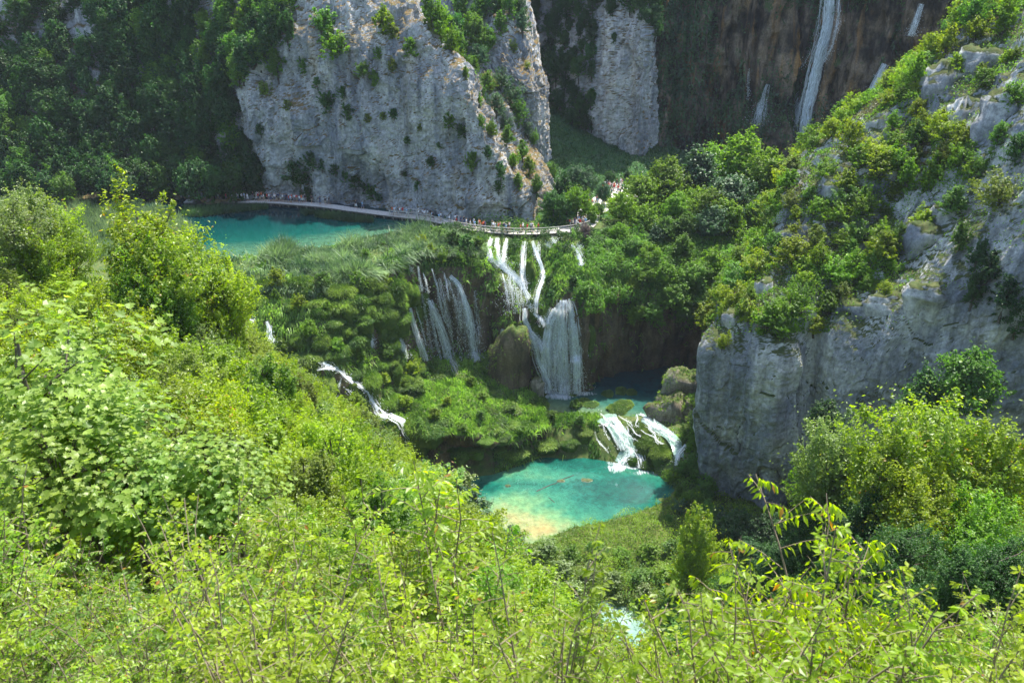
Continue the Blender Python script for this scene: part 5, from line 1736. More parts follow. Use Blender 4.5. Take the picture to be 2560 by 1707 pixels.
# trees along the left end of the lake shore
for px, py, h, tone in ((118, 196, 8, 'mid green'), (140, 197, 9, 'dark green'), (165, 198, 8, 'mid green'), (205, 198, 7, 'dark green'), (225, 197, 8, 'deep green'), (243, 196, 9, 'dark green'), (252, 190, 7, 'mid green'), (96, 192, 9, 'dark green'), (60, 196, 8, 'mid green'), (25, 198, 9, 'dark green')):
    h_ = hit(px, py, ('wooded_slope', 'limestone_cliff'))
    if h_: plant('far', h_[0], h, tone, 'forest_tree', 'tree', 'trees of the shaded forest left of the cliff', 'lakeside broadleaf tree')

K = 1024 / 2352.0
def cliff_plants(rows, surf, sp, name, cat, group, words):
    for x, y, h, tone in rows:
        px, py = x * K, y * K
        # crown centre sits on the marked point, foot a little lower
        hp = hit(px, min(py + h * .30 * FPX / 175, 680), surf)
        if hp:
            plant(sp, hp[0] - Vector((0, 0, .25)), h, tone, name, cat, group, words)
MC = ('limestone_cliff', 'rear_cliff', 'wooded_slope')
G1 = 'shrubs growing on the pale cliff'
cliff_plants([(745,60,6,'mid green'),(772,110,5,'fresh green'),(760,85,4,'fresh green'),(880,50,5,'yellow green'),(905,75,3,'olive green'),(945,110,4,'fresh green'),(860,180,3,'mid green'),(905,150,2.6,'olive green'),(750,235,4,'dark green'),(800,255,3,'dark green'),(835,160,3,'mid green'),(790,210,2.6,'dark green'),(905,260,2.4,'dark green'),(1030,275,3,'mid green'),(935,320,1.8,'dark green'),(990,370,2.4,'dark green'),(960,425,2.2,'dark green'),(1085,370,4,'mid green'),(1060,300,2.6,'dark green'),(690,400,6,'dark green'),(718,365,4,'deep green'),(770,385,3,'deep green'),(795,400,3,'dark green'),(815,412,3,'dark green'),(835,425,3,'deep green'),(855,440,3,'dark green'),(870,452,2,'deep green'),(705,440,3,'dark green'),(740,375,3,'deep green'),(965,290,1.8,'olive green'),(985,60,2,'olive green'),(870,120,2.5,'mid green'),(700,150,3,'mid green'),(730,190,2.5,'dark green'),(660,240,2.4,'olive green'),(610,205,3,'olive green'),(845,270,2,'olive green'),(880,265,2,'olive green'),(1010,330,1.6,'dark green'),(930,400,1.4,'dark green')],
             MC, 'shrub', 'cliff_shrub', 'shrub', G1, 'shrub rooted on a cliff ledge')
cliff_plants([(640,160,7,'mid green'),(600,130,8,'mid green'),(560,160,8,'dark green'),(540,130,8,'mid green'),(620,60,9,'mid green'),(580,40,9,'fresh green'),(650,30,8,'mid green'),(500,200,8,'dark green'),(520,290,6,'dark green'),(545,330,6,'dark green'),(560,390,6,'mid green'),(585,400,5,'dark green'),(540,420,5,'dark green'),(480,330,7,'deep green'),(520,60,9,'mid green'),(500,120,9,'dark green'),(560,90,8,'mid green'),(470,260,8,'deep green'),(600,20,8,'fresh green'),(540,250,5,'deep green'),(600,300,3,'deep green'),(500,380,6,'dark green')],
             MC, 'far', 'cliff_tree', 'tree', 'trees overhanging the left edge of the cliff', 'broadleaf tree on the cliff edge')
G2 = 'shrubs on the spur right of the cliff'
cliff_plants([(1010,60,9,'fresh green'),(1035,100,6,'fresh green'),(990,30,7,'mid green'),(1120,195,5,'mid green'),(1150,190,5,'blue green'),(1180,225,6,'blue green'),(1140,250,6,'blue green'),(1190,265,6,'mid green'),(1130,300,4,'fresh green'),(1165,320,5,'mid green'),(1200,350,5,'mid green'),(1150,395,4,'dark green'),(1190,420,4,'mid green'),(1215,385,5,'fresh green'),(1232,430,5,'mid green'),(1145,430,3,'dark green'),(1100,230,3,'fresh green'),(1105,280,3,'mid green'),(1070,170,3,'fresh green'),(1090,145,3,'fresh green'),(1225,320,4,'mid green'),(1165,285,4,'blue green'),(1210,300,4,'blue green'),(1180,370,4,'fresh green'),(1120,350,3,'dark green')],
             MC, 'scrub', 'spur_shrub', 'shrub', G2, 'leafy shrub on the rocky spur')
cliff_plants([(1100,40,8,'mid green'),(1060,20,8,'mid green'),(1085,70,6,'fresh green'),(1180,110,3,'olive green'),(1150,60,6,'mid green'),(1200,60,6,'blue green'),(1130,85,3,'fresh green'),(1170,20,7,'mid green'),(1195,20,6,'blue green'),(1140,15,7,'dark green'),(1212,150,2,'olive green'),(1120,10,7,'blue green')],
             ('rear_cliff',), 'scrub', 'cliff_tree', 'tree', 'trees on top of the rear rock stack', 'slender tree on the rear rock stack')

for x, y, Y, h, tone in ((980,40,181,9,'mid green'),(1010,75,180,9,'fresh green'),(1030,110,178,8,'fresh green'),(1050,60,184,9,'mid green'),(1075,120,180,7,'mid green'),(1055,150,174,6,'fresh green'),(960,15,184,8,'mid green'),(1000,20,186,9,'dark green'),(1090,30,187,8,'mid green'),(1100,95,184,6,'blue green'),(1085,160,176,5,'fresh green'),(1100,185,176,5,'mid green'),(1120,170,180,5,'olive green'),(930,5,184,6,'fresh green'),(1040,25,188,8,'dark green'),(1120,60,188,6,'mid green')):
    p = at(x * K, y * K, Y)
    plant('clump', (p.x, p.y, p.z - h), h * 1.1, tone, 'crest_tree', 'tree', 'trees behind the crest of the pale cliff', 'tree behind the cliff crest')
# dark wooded cliff at the back
def m_wood(P, Nn):
    x, y = projA(P)
    face = ((x > 592) & (x < 652) & (y > 18)) | ((x > 600) & (y > 40))
    return ((x > 505) & (x < 655) & (y > -30) & (y < 128)) * (~face)
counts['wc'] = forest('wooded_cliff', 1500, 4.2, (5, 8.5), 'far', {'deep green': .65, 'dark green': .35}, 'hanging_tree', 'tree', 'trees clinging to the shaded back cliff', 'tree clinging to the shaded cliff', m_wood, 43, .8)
cliff_plants([(1350,255,5,'deep green'),(1345,285,4,'dark green'),(1315,270,5,'deep green'),(1480,40,4,'deep green'),(1410,90,3,'dark green')], ('wooded_cliff', 'valley_floor'), 'far', 'hanging_tree', 'tree', 'trees clinging to the shaded back cliff', 'bushy tree by the grey buttress')
# ivy-like growth on the tufa wall
def m_tufa_green(P, Nn):
    x, y = projA(P)
    a = np.clip(fbm(P * np.array([.12, .12, .05]) + 3.3, 3, 610) * 2.2 - .1, 0, 1)
    return ((x > 650) & (x < 720)) * np.clip(a + .25, 0, 1) + ((x >= 720) & (x < 930)) * a * .7
grass_field('wall_moss', 'tufa_cliff', 30000, m_tufa_green, M['reed_dark'], 611, L=(.5, 1.2), w=.16, droop=1.3, up=.1, spread=.5)
for x, y, h, tone in ((1290,420,9,'deep green'),(1262,380,6,'mid green'),(1322,445,8,'fresh green'),(1350,400,7,'blue green'),(1385,430,5,'blue green'),(1300,470,6,'dark green'),(1320,385,7,'blue green'),(1270,450,7,'dark green'),(1400,395,4,'deep green'),(1375,470,4,'mid green'),(1440,395,3,'deep green'),(1410,455,2.5,'dark green'), (1395, 440, 2.5, 'mid green'),(1360,490,3.5,'mid green'),(1350,470,5,'fresh green')):
    hp = hit(x * K, (y + h * 8) * K, ('valley_floor',))
    if hp: plant('clump', hp[0] - Vector((0, 0, .2)), h, tone, 'valley_tree', 'tree', 'trees beside the pale path', 'leafy tree beside the path')

# big clump of trees right of the falls
for x, y, Y, h, tone in ((1720,285,172,15,'fresh green'),(1610,325,170,13,'blue green'),(1540,360,168,11,'fresh green'),(1480,385,165,10,'fresh green'),(1775,340,165,13,'fresh green'),(1680,380,160,13,'blue green'),(1560,430,158,12,'fresh green'),(1755,440,155,12,'fresh green'),(1640,470,152,12,'blue green'),(1480,460,155,10,'fresh green'),(1425,510,150,8,'fresh green'),(1715,520,148,11,'fresh green'),(1570,530,147,11,'mid green'),(1490,550,146,9,'fresh green'),(1640,560,144,10,'fresh green'),(1420,580,144,8,'fresh green'),(1365,635,141.5,6,'mid green'),(1455,630,142,8,'fresh green'),(1700,600,142,9,'fresh green'),(1560,630,141,8,'mid green'),(1625,650,140,7,'mid green'),(1800,420,160,12,'fresh green'),(1790,520,150,10,'fresh green'),(1510,510,150,9,'blue green'),(1600,420,162,11,'fresh green'),(1395,660,141,5,'fresh green'),(1500,680,140.5,6,'mid green'),(1660,690,140.5,5,'deep green'),(1740,660,141,6,'fresh green'),(1660,320,176,12,'fresh green'),(1430,440,158,7,'fresh green'),(1640,420,156,11,'fresh green'),(1850,400,165,11,'fresh green'),(1720,460,158,10,'mid green'),(1580,480,152,9,'mid green'),(1680,450,154,10,'fresh green'),(1740,580,145,9,'mid green'),(1660,620,142.5,8,'mid green'),(1530,600,143,8,'fresh green'),(1600,590,143,8,'mid green'),(1480,600,143,8,'fresh green'),(1770,560,147,9,'mid green'),(1540,490,151,9,'mid green'),(1450,540,147,8,'mid green'),(1580,680,140.5,6,'mid green'),(1430,680,140.5,5,'mid green'),(1700,660,141,7,'mid green'),(1460,690,140,4.5,'fresh green'),(1380,600,144,6,'mid green'),(1350,690,140,4,'mid green'),(1760,600,143,8,'mid green'),(1330,610,144,4,'mid green')):
    p = at(x * K, y * K, Y)
    g = drop(p.x, p.y, ('valley_floor', 'tufa_barrier'))
    z = p.z - h
    if g and g.z > z: z = max(z, g.z - 1.5)
    hh = max(p.z - z, 4)
    plant('clump', (p.x, p.y, p.z - hh), hh, tone, 'grove_tree', 'tree', 'grove right of the boardwalk end', 'full crowned tree', wide=1.3)
p = on(1345 * K, 548 * K, 28.4); plant('scrub', p, 3.6, 'purple grey', 'bare_bush', 'bush', None, 'twiggy bush at the boardwalk end')
# bushes on the lip round the falls
for px, py, h, tone in ((437,236,3.6,'mid green'),(452,240,3.4,'dark green'),(466,244,3.6,'dark green'),(478,243,3,'mid green'),(423,241,2.6,'yellow green'),(430,250,2.6,'yellow green'),(408,262,2.4,'fresh green'),(442,256,2.6,'fresh green'),(460,258,2.8,'mid green'),(475,262,2.6,'mid green'),(446,215+12,2.4,'dark green'),
                        (392,286,2.2,'yellow green'),(401,291,2.0,'yellow green'),(384,280,2,'yellow green'),(515,240,1.8,'dark green'),(523,238,1.8,'mid green'),(540,240,1.8,'dark green'),(551,252,2.2,'mid green'),(557,264,2.4,'mid green'),(549,280,2.4,'dark green'),(552,292,2.2,'dark green'),(573,280,2.6,'dark green'),(582,292,3,'mid green'),(578,240,2,'dark green'),(330,252,2.2,'blue green'),(352,262,2.4,'blue green'),(322,266,1.6,'blue green'),(305,270,2,'blue green'),(290,282,2,'mid green'),(275,292,2,'fresh green'),(312,293,2.2,'blue green'),(366,252,2.2,'mid green'),(384,243,2.0,'mid green'),(400,236,2.2,'blue green'),(345,242,2,'blue green')):
    hp = hit(px, py + 5, ('tufa_barrier',))
    if hp and stream_dist(px, py)[0] > 5: plant('shrub', hp[0] - Vector((0, 0, .3)), h, tone, 'lip_bush', 'bush', 'bushes on the reed plateau and its edge', 'rounded bush')
P_, N_ = scatter('tufa_barrier', 500, np.random.default_rng(91), barrier_mask(240, 420, 286, 455, 1.5))
for i in thin(P_, 4.2):
    plant('shrub', P_[i] + np.array([0, 0, .8]), rt.uniform(1.6, 2.8), pick(rt, {'fresh green': .4, 'mid green': .4, 'yellow green': .2}), 'slope_bush', 'bush', 'small bushes among the moss mounds', 'small bush among moss mounds', wide=1.2)
P_, N_ = scatter('tufa_barrier', 300, np.random.default_rng(92), barrier_mask(405, 600, 376, 440, 3.5, .3))
for i in thin(P_, 4.6):
    plant('shrub', P_[i] + np.array([0, 0, .5]), rt.uniform(1.3, 2.0), pick(rt, {'fresh green': .5, 'mid green': .3, 'yellow green': .2}), 'dome_bush', 'bush', 'small bushes on the moss dome', 'low bush on the moss dome', wide=1.4)
# dead saplings standing in the reeds
def bare_sapling(px, py, h, label):
    hp = hit(px, py, ('tufa_barrier',))
    rng = np.random.default_rng(int(px))
    bag = Bag()
    v, f = tube([(0, 0, -.2), (.05, 0, h * .5), (.1, .05, h)], [.06, .04, .015], 5); bag.add(v, f)
    for k in range(9):
        z = h * rng.uniform(.3, .95); a = rng.uniform(0, 6.28); l = h * .25 * rng.uniform(.5, 1)
        v, f = tube([(.06, 0, z), (.06 + math.cos(a) * l, math.sin(a) * l, z + l * .7)], [.02, .006], 3); bag.add(v, f)
    o = link('dead_sapling', bag.mesh('dead_sapling', M['bark'])); o.location = hp[0]
    tag(o, label, 'dead tree')
bare_sapling(388, 262, 6.5, 'tall bare grey sapling standing in the reeds near the falls')
bare_sapling(372, 292, 3.5, 'short dead stick among reeds behind the moss slope')
bare_sapling(316, 296, 4.0, 'thin bare sapling at the left of the reed plateau')

# right cliff vegetation
def m_right(P, Nn):
    x, y = projA(P)
    veg = fbm(P * .10, 3, 710)
    top = (y < 338 - .05 * (x - 700)) & (x > 700)
    bare = ((x > 925) & (y > 38) & (y < 135)) | ((x > 975) & (y > 30) & (y < 270)) | ((x > 895) & (y > 190) & (y < 270)) | ((x > 830) & (y > 290))
    return top * np.where(bare, .10, 1.0) * np.clip(Nn[:, 2] + .15, .08, 1) * np.clip(.7 + veg, .05, 1.4) * (x < 1090) * (y > -20)
RT = {'fresh green': .30, 'olive green': .14, 'mid green': .10, 'yellow green': .34, 'lime': .12}
counts['rc'] = forest('right_cliff', 2600, 3.7, (2.6, 5.6), 'scrub', RT, 'slope_shrub', 'shrub', 'scrub on the right hand cliff slope', 'airy scrub tree', m_right, 47, .3, 1.35, cap=250)
leaf_cover('undergrowth', 'right_cliff', 190000, lambda P, Nn: m_right(P, Nn) * np.clip(.5 + 1.0 * fbm(P * .16, 3, 33), 0, 1), TONE['fresh green'], 615, .27, .17, 1.5)
grass_field('dry_grass', 'right_cliff', 30000, lambda P, Nn: m_right(P, Nn) * np.clip(Nn[:, 2] - .1, 0, 1), leaf_mat('dry_grass', (.07, .08, .022), (.17, .15, .045), (1.4, 1.2, .8), .3), 612, L=(.25, .7), w=.05, droop=.7, up=.5, spread=.6)
cliff_plants([(2080,420,6,'fresh green'),(1880,600,5,'yellow green'),(1985,470,5,'fresh green'),(1960,560,4,'mid green'),(2060,560,5,'mid green'),(1830,690,4,'mid green'),(1790,760,4,'fresh green'),(2260,640,6,'deep green'),(2300,700,6,'deep green'),(2240,600,5,'deep green'),(2330,740,6,'deep green'),(2230,680,5,'dark green'),(2200,560,5,'mid green'),(2140,400,5,'fresh green'),(2250,400,5,'mid green'),(2330,360,5,'dark green'),(2290,320,4,'mid green'),(1700,720,4,'fresh green'),(1660,790,3.5,'yellow green'),(1720,690,4,'fresh green'),(2230,50,8,'mid green'),(2140,60,8,'mid green'),(2300,60,7,'fresh green'),(2130,130,6,'yellow green'),(2170,110,6,'yellow green'),(2320,240,5,'mid green'),(2100,180,6,'fresh green'),(2010,270,6,'fresh green'),(1950,330,6,'yellow green'),(2110,300,5,'yellow green'),(2060,380,5,'fresh green'),(2330,130,3,'olive green')],
             ('right_cliff',), 'scrub', 'slope_shrub', 'shrub', 'scrub on the right hand cliff slope', 'leafy scrub tree')
# shady trees and bushes along the foot of the right cliff
for x, y, h, tone in ((1590,1030,4,'fresh green'),(1570,1075,4,'mid green'),(1600,1085,5,'mid green'),(1560,1125,3,'mid green'),(1600,970,4.5,'pale green'),(1585,1150,4,'fresh green'),(1615,1195,5,'mid green'),(1560,1160,2.6,'blue green'),(1535,1185,2,'mid green'),(1610,1020,5,'fresh green'),(1545,1090,2.6,'fresh green'),(1575,1000,3.4,'mid green'),(1620,1130,5,'mid green'),(1600,1230,4,'dark green'),(1650,1230,5,'dark green'),(1690,1235,6,'deep green'),(1740,1240,6,'deep green'),(1790,1235,6,'deep green'),(1840,1225,7,'deep green'),(1660,1200,4,'blue green'),(1720,1280,5,'deep green'),(1780,1290,5,'deep green'),(1840,1290,6,'dark green'),(1640,1290,4,'dark green'),(1690,1340,4,'deep green'),(1760,1350,5,'dark green')):
    hp = hit(x * K, (y + 14) * K, ('hillside', 'tufa_barrier'))
    if hp: plant('scrub' if h < 5 else 'clump', hp[0] - Vector((0, 0, .3)), h, tone, 'cliff_foot_bush', 'bush', 'bushes at the foot of the right cliff', 'bush at the cliff foot', wide=1.25)
for x, y, Y, h, tone in ((1880,1100,96,10,'dark green'),(1640,860,130,2.5,'dark green'),(1900,950,97,8,'deep green'),(2230,830,90,12,'mid green'),(2130,870,92,10,'dark green')):
    p = at(x * K, y * K, Y)
    plant('clump', (p.x, p.y, p.z - h * .75), h, tone, 'cliff_foot_tree', 'tree', 'trees at the foot of the right cliff', 'tree at the cliff foot')

# lower valley: low shrubs between pool and stream, single tree, big yellow trees on the right
for x, y, h, tone in ((1260,1250,2.5,'pale green'),(1310,1260,2.2,'fresh green'),(1370,1255,2.4,'mid green'),(1430,1265,2.2,'fresh green'),(1490,1260,2.6,'fresh green'),(1540,1250,2.4,'mid green'),(1290,1300,2.6,'pale green'),(1350,1310,2.4,'pale green'),(1410,1320,2.2,'pale green'),(1470,1315,2.4,'mid green'),(1530,1310,2.6,'fresh green'),(1250,1330,3.4,'pale green'),(1310,1360,3.2,'pale green'),(1190,1290,4,'pale green'),(1150,1330,4.5,'blue green'),(1210,1370,4,'pale green'),(1290,1420,4,'blue green'),(1340,1410,3.4,'pale green'),(1330,1480,4,'blue green'),(1290,1500,4,'mid green'),(1540,1370,3,'mid green'),(1560,1430,3.5,'mid green'),(1550,1500,4,'fresh green'),(1480,1350,2.2,'pale green'),(1420,1365,2,'pale green'),(1600,1290,3,'mid green'),(1580,1240,2.6,'fresh green'),(1180,1230,3,'blue green'),(1120,1250,4,'mid green'),(1080,1160,4.5,'blue green'),(1060,1110,4.5,'pale green'),(1100,1190,4,'blue green'),(1060,1200,4,'mid green'),(1140,1290,3.6,'mid green'),(1000,1120,5,'mid green')):
    hp = hit(x * K, (y + 22) * K, ('hillside', 'tufa_barrier'))
    h *= 1.25
    if hp: plant('scrub', hp[0] - Vector((0, 0, .3)), h, tone, 'valley_bush', 'bush', 'bushes between pool and stream', 'soft leafy bush', wide=1.7)
def m_low(P, Nn):
    x, y = projA(P)
    return ((P[:, 1] > 72) & (P[:, 1] < 108) & (P[:, 2] > -1.2) & (P[:, 2] < 14) & (x > 470) & (x < 800) & ~((P[:, 2] < .1) & (P[:, 1] > 97)) & ~((x > 585) & (y < 474))) * 1.0
leaf_cover('low_leaves', 'hillside', 60000, lambda P, Nn: m_low(P, Nn), TONE['fresh green'], 619, .2, .12, 1.5, .35)
grass_field('low_plants', 'hillside', 16000, m_low, M['grass_drape'], 613, L=(.4, 1.2), w=.05, droop=.6, up=.9, spread=.6)
p = at(1610 * K, 1158 * K, 84); plant('big', (p.x, p.y, p.z - 16), 16, 'lime', 'riverside_tree', 'tree', None, 'slim tree between pool and stream', wide=.75, variant=2)
for x, y, Y, h, tone, w in ((2200,885,58,18,'lime',1.0),(2080,960,57,15,'lime',.9),(1945,925,66,16,'pale green',.8),(2310,960,54,15,'lime',1.0),(1900,1030,70,13,'fresh green',.9),(2150,1060,52,12,'yellow green',1.0),(2290,1120,48,11,'fresh green',1.0),(2000,1130,55,11,'dark green',1.0),(1860,1180,64,10,'dark green',1.0),(2090,1190,47,9,'dark green',1.0),(2340,1230,40,8,'dark green',1.0),(1780,1260,66,9,'dark green',1.0),(1960,1260,50,8,'dark green',1.0),(2230,1260,40,7,'dark green',1.0),(1700,1300,68,8,'dark green',1.0),(1850,1330,52,7,'dark green',1.0),(1640,1390,62,8,'dark green',1.0),(1740,1390,55,7,'dark green',1.0),(2100,1330,40,6,'dark green',1.0)):
    p = at(x * K, y * K, Y)
    plant('big', (p.x, p.y, p.z - h), h, tone, 'slope_tree', 'tree', 'trees on the lower right slope', 'broad bushy tree', wide=w)

# near hillside forest
def m_hill(P, Nn):
    x, y = projA(P)
    r = np.hypot(P[:, 0], P[:, 1])
    return ((P[:, 1] > 27) & (P[:, 1] < 92) & (x > -70) & (P[:, 2] > 6) & (x < 640 - 1.2 * (P[:, 1] - 27))) * 1.0
HT = {'yellow green': .42, 'lime': .24, 'olive green': .12, 'fresh green': .12, 'pale green': .10}
counts['h'] = forest('hillside', 3500, 3.9, (5.0, 7.5), 'hill', HT, 'hillside_tree', 'tree', 'young woodland on the near left slope', 'feathery tree', m_hill, 53, .4, 1.05)
# the taller ash-like trees that rise over the lake
for x, y, Y, h, tone in ((305,395,62,14,'lime'),(365,500,60,11,'lime'),(25,428,64,8,'pale green'),(75,442,65,8,'lime'),(125,478,66,8,'yellow green'),(60,500,60,8,'lime'),(500,575,62,9,'yellow green'),(480,650,61,8,'lime'),(440,560,62,9,'fresh green'),(300,560,58,10,'fresh green'),(380,610,58,8,'fresh green'),(95,455,66,8,'lime'),(40,425,64,8,'pale green'),(0,430,60,8,'pale green'),(400,690,60,7,'pale green'),(250,640,55,9,'lime'),(470,660,64,7,'lime')):
    p = at(x * K, y * K, Y)
    plant('ash', (p.x, p.y, p.z - h), h, tone, 'lakeside_tree', 'tree', 'taller trees rising in front of the lake', 'tall tree')
leaf_cover('undergrowth', 'hillside', 60000, m_hill, TONE['fresh green'], 616, .26, .16, 2.0, .3)
leaf_cover('undergrowth', 'valley_floor', 40000, lambda P, Nn: (P[:, 1] < 172) * (drop_path(P) > 3.5) * 1.0, TONE['mid green'], 617, .32, .2, 2.2, .25)
leaf_cover('undergrowth', 'tufa_barrier', 30000, lambda P, Nn: (P[:, 0] > 11) * (P[:, 2] > 19) * (P[:, 1] < 152) * (stream_dist(*projA(P)) > 6) * 1.0, TONE['mid green'], 618, .3, .2, 1.8, .3)
leaf_cover('undergrowth', 'tufa_barrier', 26000, lambda P, Nn: (P[:, 0] > -13) * (P[:, 0] < 20) * (P[:, 2] > 26.4) * (P[:, 1] < 154.2) * (stream_dist(*projA(P)) > 3.5) * 1.0, TONE['dark green'], 620, .26, .16, 1.3, .5)
leaf_cover('undergrowth', 'hillside', 50000, lambda P, Nn: (P[:, 0] > 12) * (P[:, 0] < 75) * (P[:, 1] > 14) * (P[:, 1] < 90) * 1.0, TONE['mid green'], 621, .34, .2, 2.2, .3)
def m_young(P, Nn):
    x, y = projA(P)
    return ((P[:, 1] > 14) & (P[:, 1] < 29) & (x > -80) & (x < 1100)) * 1.0
counts['y'] = forest('hillside', 2500, 2.35, (3.0, 4.6), 'young', {'yellow green': .38, 'lime': .3, 'fresh green': .2, 'pale green': .12}, 'young_tree', 'tree', 'young trees below the viewpoint', 'small bright young tree', m_young, 57, .3, 1.1)
def m_fore(P, Nn):
    x, y = projA(P)
    return ((P[:, 1] > 5.0) & (P[:, 1] < 14.5) & (x > -120) & (x < 1150)) * 1.0
counts['f'] = forest('hillside', 3500, 1.05, (1.3, 3.0), 'shoots', {'lime': .55, 'yellow green': .25, 'fresh green': .14, 'mid green': .06}, 'hornbeam_shrub', 'shrub', 'leafy shrubs just below the viewpoint', 'foreground shrub', m_fore, 59, .15, 1.0, cap=280)
# maples, tall twigs and arching cherry shoots that stand out against the view
def topped(x, y, Y, h, sp, tone, name, cat, group, words, wide=1.0, **kw):
    p = at(x, y, Y)
    return plant(sp, (p.x, p.y, p.z - h), h, tone, name, cat, group, words, wide=wide, **kw)
for x, y, Y, h, w in ((12,300,15,4.4,1.0),(50,348,14.5,4.0,1.0),(92,372,15,4.0,1.0),(110,410,13.5,3.4,1.0),(70,420,13,3.4,1.0),(203,420,13.5,3.2,.95),(175,455,13,3.0,1.0),(228,452,13.5,2.6,.85),(140,445,13,3.0,.9),(20,395,13,3.4,.9)):
    topped(x, y, Y, h, 'maple', 'maple green', 'maple_sapling', 'maple', 'broad leaved maples on the left', 'big leaved maple', w)
for x, y, Y, h, tone in ((436,414,10.5,5.4,'lime'),(445,470,10.8,4.6,'yellow green'),(268,462,11.5,4.2,'lime'),(292,500,11,3.6,'yellow green'),(402,500,10.5,4.0,'yellow green'),(360,470,12,4.2,'yellow green'),(320,540,10,3.0,'lime'),(480,520,10,3.8,'fresh green'),(520,560,9.5,3.2,'lime')):
    topped(x, y, Y, h, 'sapling', tone, 'twig_sapling', 'sapling', 'tall leafy twigs in the foreground', 'tall thin leafy twig', rz=rt.uniform(0, 6))
for x, y, Y, h, tone, rz in ((858,497,8.6,3.8,'lime',.2),(795,500,8.8,3.4,'lime',1.9),(760,545,8.4,2.8,'lime',3.1),(650,565,8.6,2.8,'lime',4.0),(615,590,8.2,2.4,'yellow green',5.2),(700,590,8.0,2.4,'lime',.9),(840,565,8.0,2.6,'lime',2.6),(985,578,8.6,2.8,'fresh green',1.2),(925,600,8.0,2.4,'lime',4.4),(745,605,7.6,2.2,'yellow green',.4)):
    topped(x, y, Y, h, 'cherry', tone, 'cherry_shoot', 'cherry', 'arching leafy shoots in the right foreground', 'arching leafy shoot', rz=rz)
def rock_piece(name, p, sx, sy, sz, mat, seed, label, cat, grass=0):
    V, F = dome(seed, 1.0)
    tri_n = unit(V + 1e-6)
    V = V + tri_n * (.10 * voro(V * 1.8, seed)[0] + .06 * fbm(V * 4, 3, seed))[:, None]
    o = link(name, mk_mesh(name, V * [sx, sy, sz], F, mat, True)); o.location = p
    if grass:
        VS = V * [sx, sy, sz]
        F = np.asarray(F); tri = np.concatenate([F[:, [0, 1, 2]], F[:, [0, 2, 3]]])
        a, b, c = VS[tri[:, 0]], VS[tri[:, 1]], VS[tri[:, 2]]
        cr = np.cross(b - a, c - a); nn = unit(cr); ar = np.linalg.norm(cr, axis=1); cen = (a + b + c) / 3
        rng = np.random.default_rng(seed)
        w = ar * np.clip(nn[:, 2] + .25, .03, 1) * np.clip(.3 + 1.6 * fbm(cen * .6 + seed, 3, seed), .02, 1)
        ii = rng.choice(len(tri), grass, p=w / w.sum())
        r1 = np.sqrt(rng.random((grass, 1))); r2 = rng.random((grass, 1))
        P = a[ii] * (1 - r1) + b[ii] * r1 * (1 - r2) + c[ii] * r1 * r2
        g = link('hanging_grass', blade_mesh('hanging_grass', P, nn[ii], rng, M['grass_drape'], L=(.35, 1.0), w=.05, droop=1.6, up=.25, spread=.6), o)
        g['kind'] = 'stuff'
    return tag(o, label, cat)
# pale rock outcrops breaking through the scrub of the right slope
for k, (x, y, sx_, sy_, sz_, lab) in enumerate(((925, 238, 3.4, 2.4, 4.2, 'white cracked outcrop standing out of the right slope'), (948, 212, 2.6, 2.0, 2.2, 'pale ledge above the white cracked outcrop'), (860, 306, 3.6, 2.0, 1.8, 'pale rounded ledge above the middle of the grey face'), (893, 300, 4.0, 2.2, 2.0, 'long white ledge above the right part of the grey face'), (927, 292, 3.4, 2.2, 2.4, 'white ledge at the right end of the ledge row'), (836, 186, 2.6, 2.0, 2.2, 'grey rock on the ridge above the grove'), (790, 238, 2.2, 1.8, 3.0, 'grey rock on the left shoulder of the right cliff'), (765, 290, 2.0, 1.8, 3.2, 'low grey rock near the corner of the right cliff'), (945, 80, 3.6, 3.0, 4.5, 'pale crest rock at the left of the upper right crag'), (985, 62, 5.0, 3.2, 5.0, 'largest pale crest rock of the upper right crag'), (965, 120, 3.2, 2.6, 6.0, 'tall pale rock below the upper right crag'), (1008, 110, 3.6, 2.6, 5.0, 'pale rock at the right edge under the crag'), (822, 320, 1.8, 1.4, 1.8, 'small pale knob beside the crack of the right cliff'), (735, 318, 2.0, 1.6, 2.6, 'grey knob on the corner of the right cliff'))):
    hp = hit(x, y, ('right_cliff',))
    if hp: rock_piece('rock_outcrop', tuple(hp[0] + Vector((0, .3 * sy_, -.45 * sz_))), sx_ * .8, sy_, sz_ * .9, M['limestone_near'], 160 + k, lab, 'rock')
# sunken log and stones in the pool
for (xa, ya), (xb, yb), r_, lab in (((536, 491), (574, 474), .16, 'long dark log lying in the shallow left of the pool'), ((556, 503), (549, 497), .10, 'short branch sticking out of the turquoise pool')):
    A_, B_ = on(xa, ya, -.04), on(xb, yb, .06)
    n_ = 9
    pth = [(A_ + (B_ - A_) * (k / (n_ - 1))) - A_ + Vector((rt.normal(0, .06), rt.normal(0, .06), rt.normal(0, .02))) for k in range(n_)]
    v_, f_ = tube([tuple(q) for q in pth], np.linspace(r_ * .7, r_ * .35, n_), 7)
    o = link('sunken_log', mk_mesh('sunken_log', v_, f_, M['bark_dark'], True)); o.location = A_
    tag(o, lab, 'log')
for k, (x, y, r_, lab) in enumerate(((561, 481, .7, 'pale stone breaking the pool surface near the log'), (586, 480, .9, 'flat pale stone in the pool right of the log'), (508, 486, .5, 'small stone near the left shore of the pool'), (575, 541, .5, 'small stone on the near shore of the pool'), (664, 500, .8, 'pale stone on the right shore of the pool'), (652, 513, .6, 'grey stone below the right shore of the pool'))):
    rock_piece('stone', tuple(on(x, y, -.12)), r_, r_ * .7, .30, M['boulder_rock'], 130 + k, lab, 'stone')
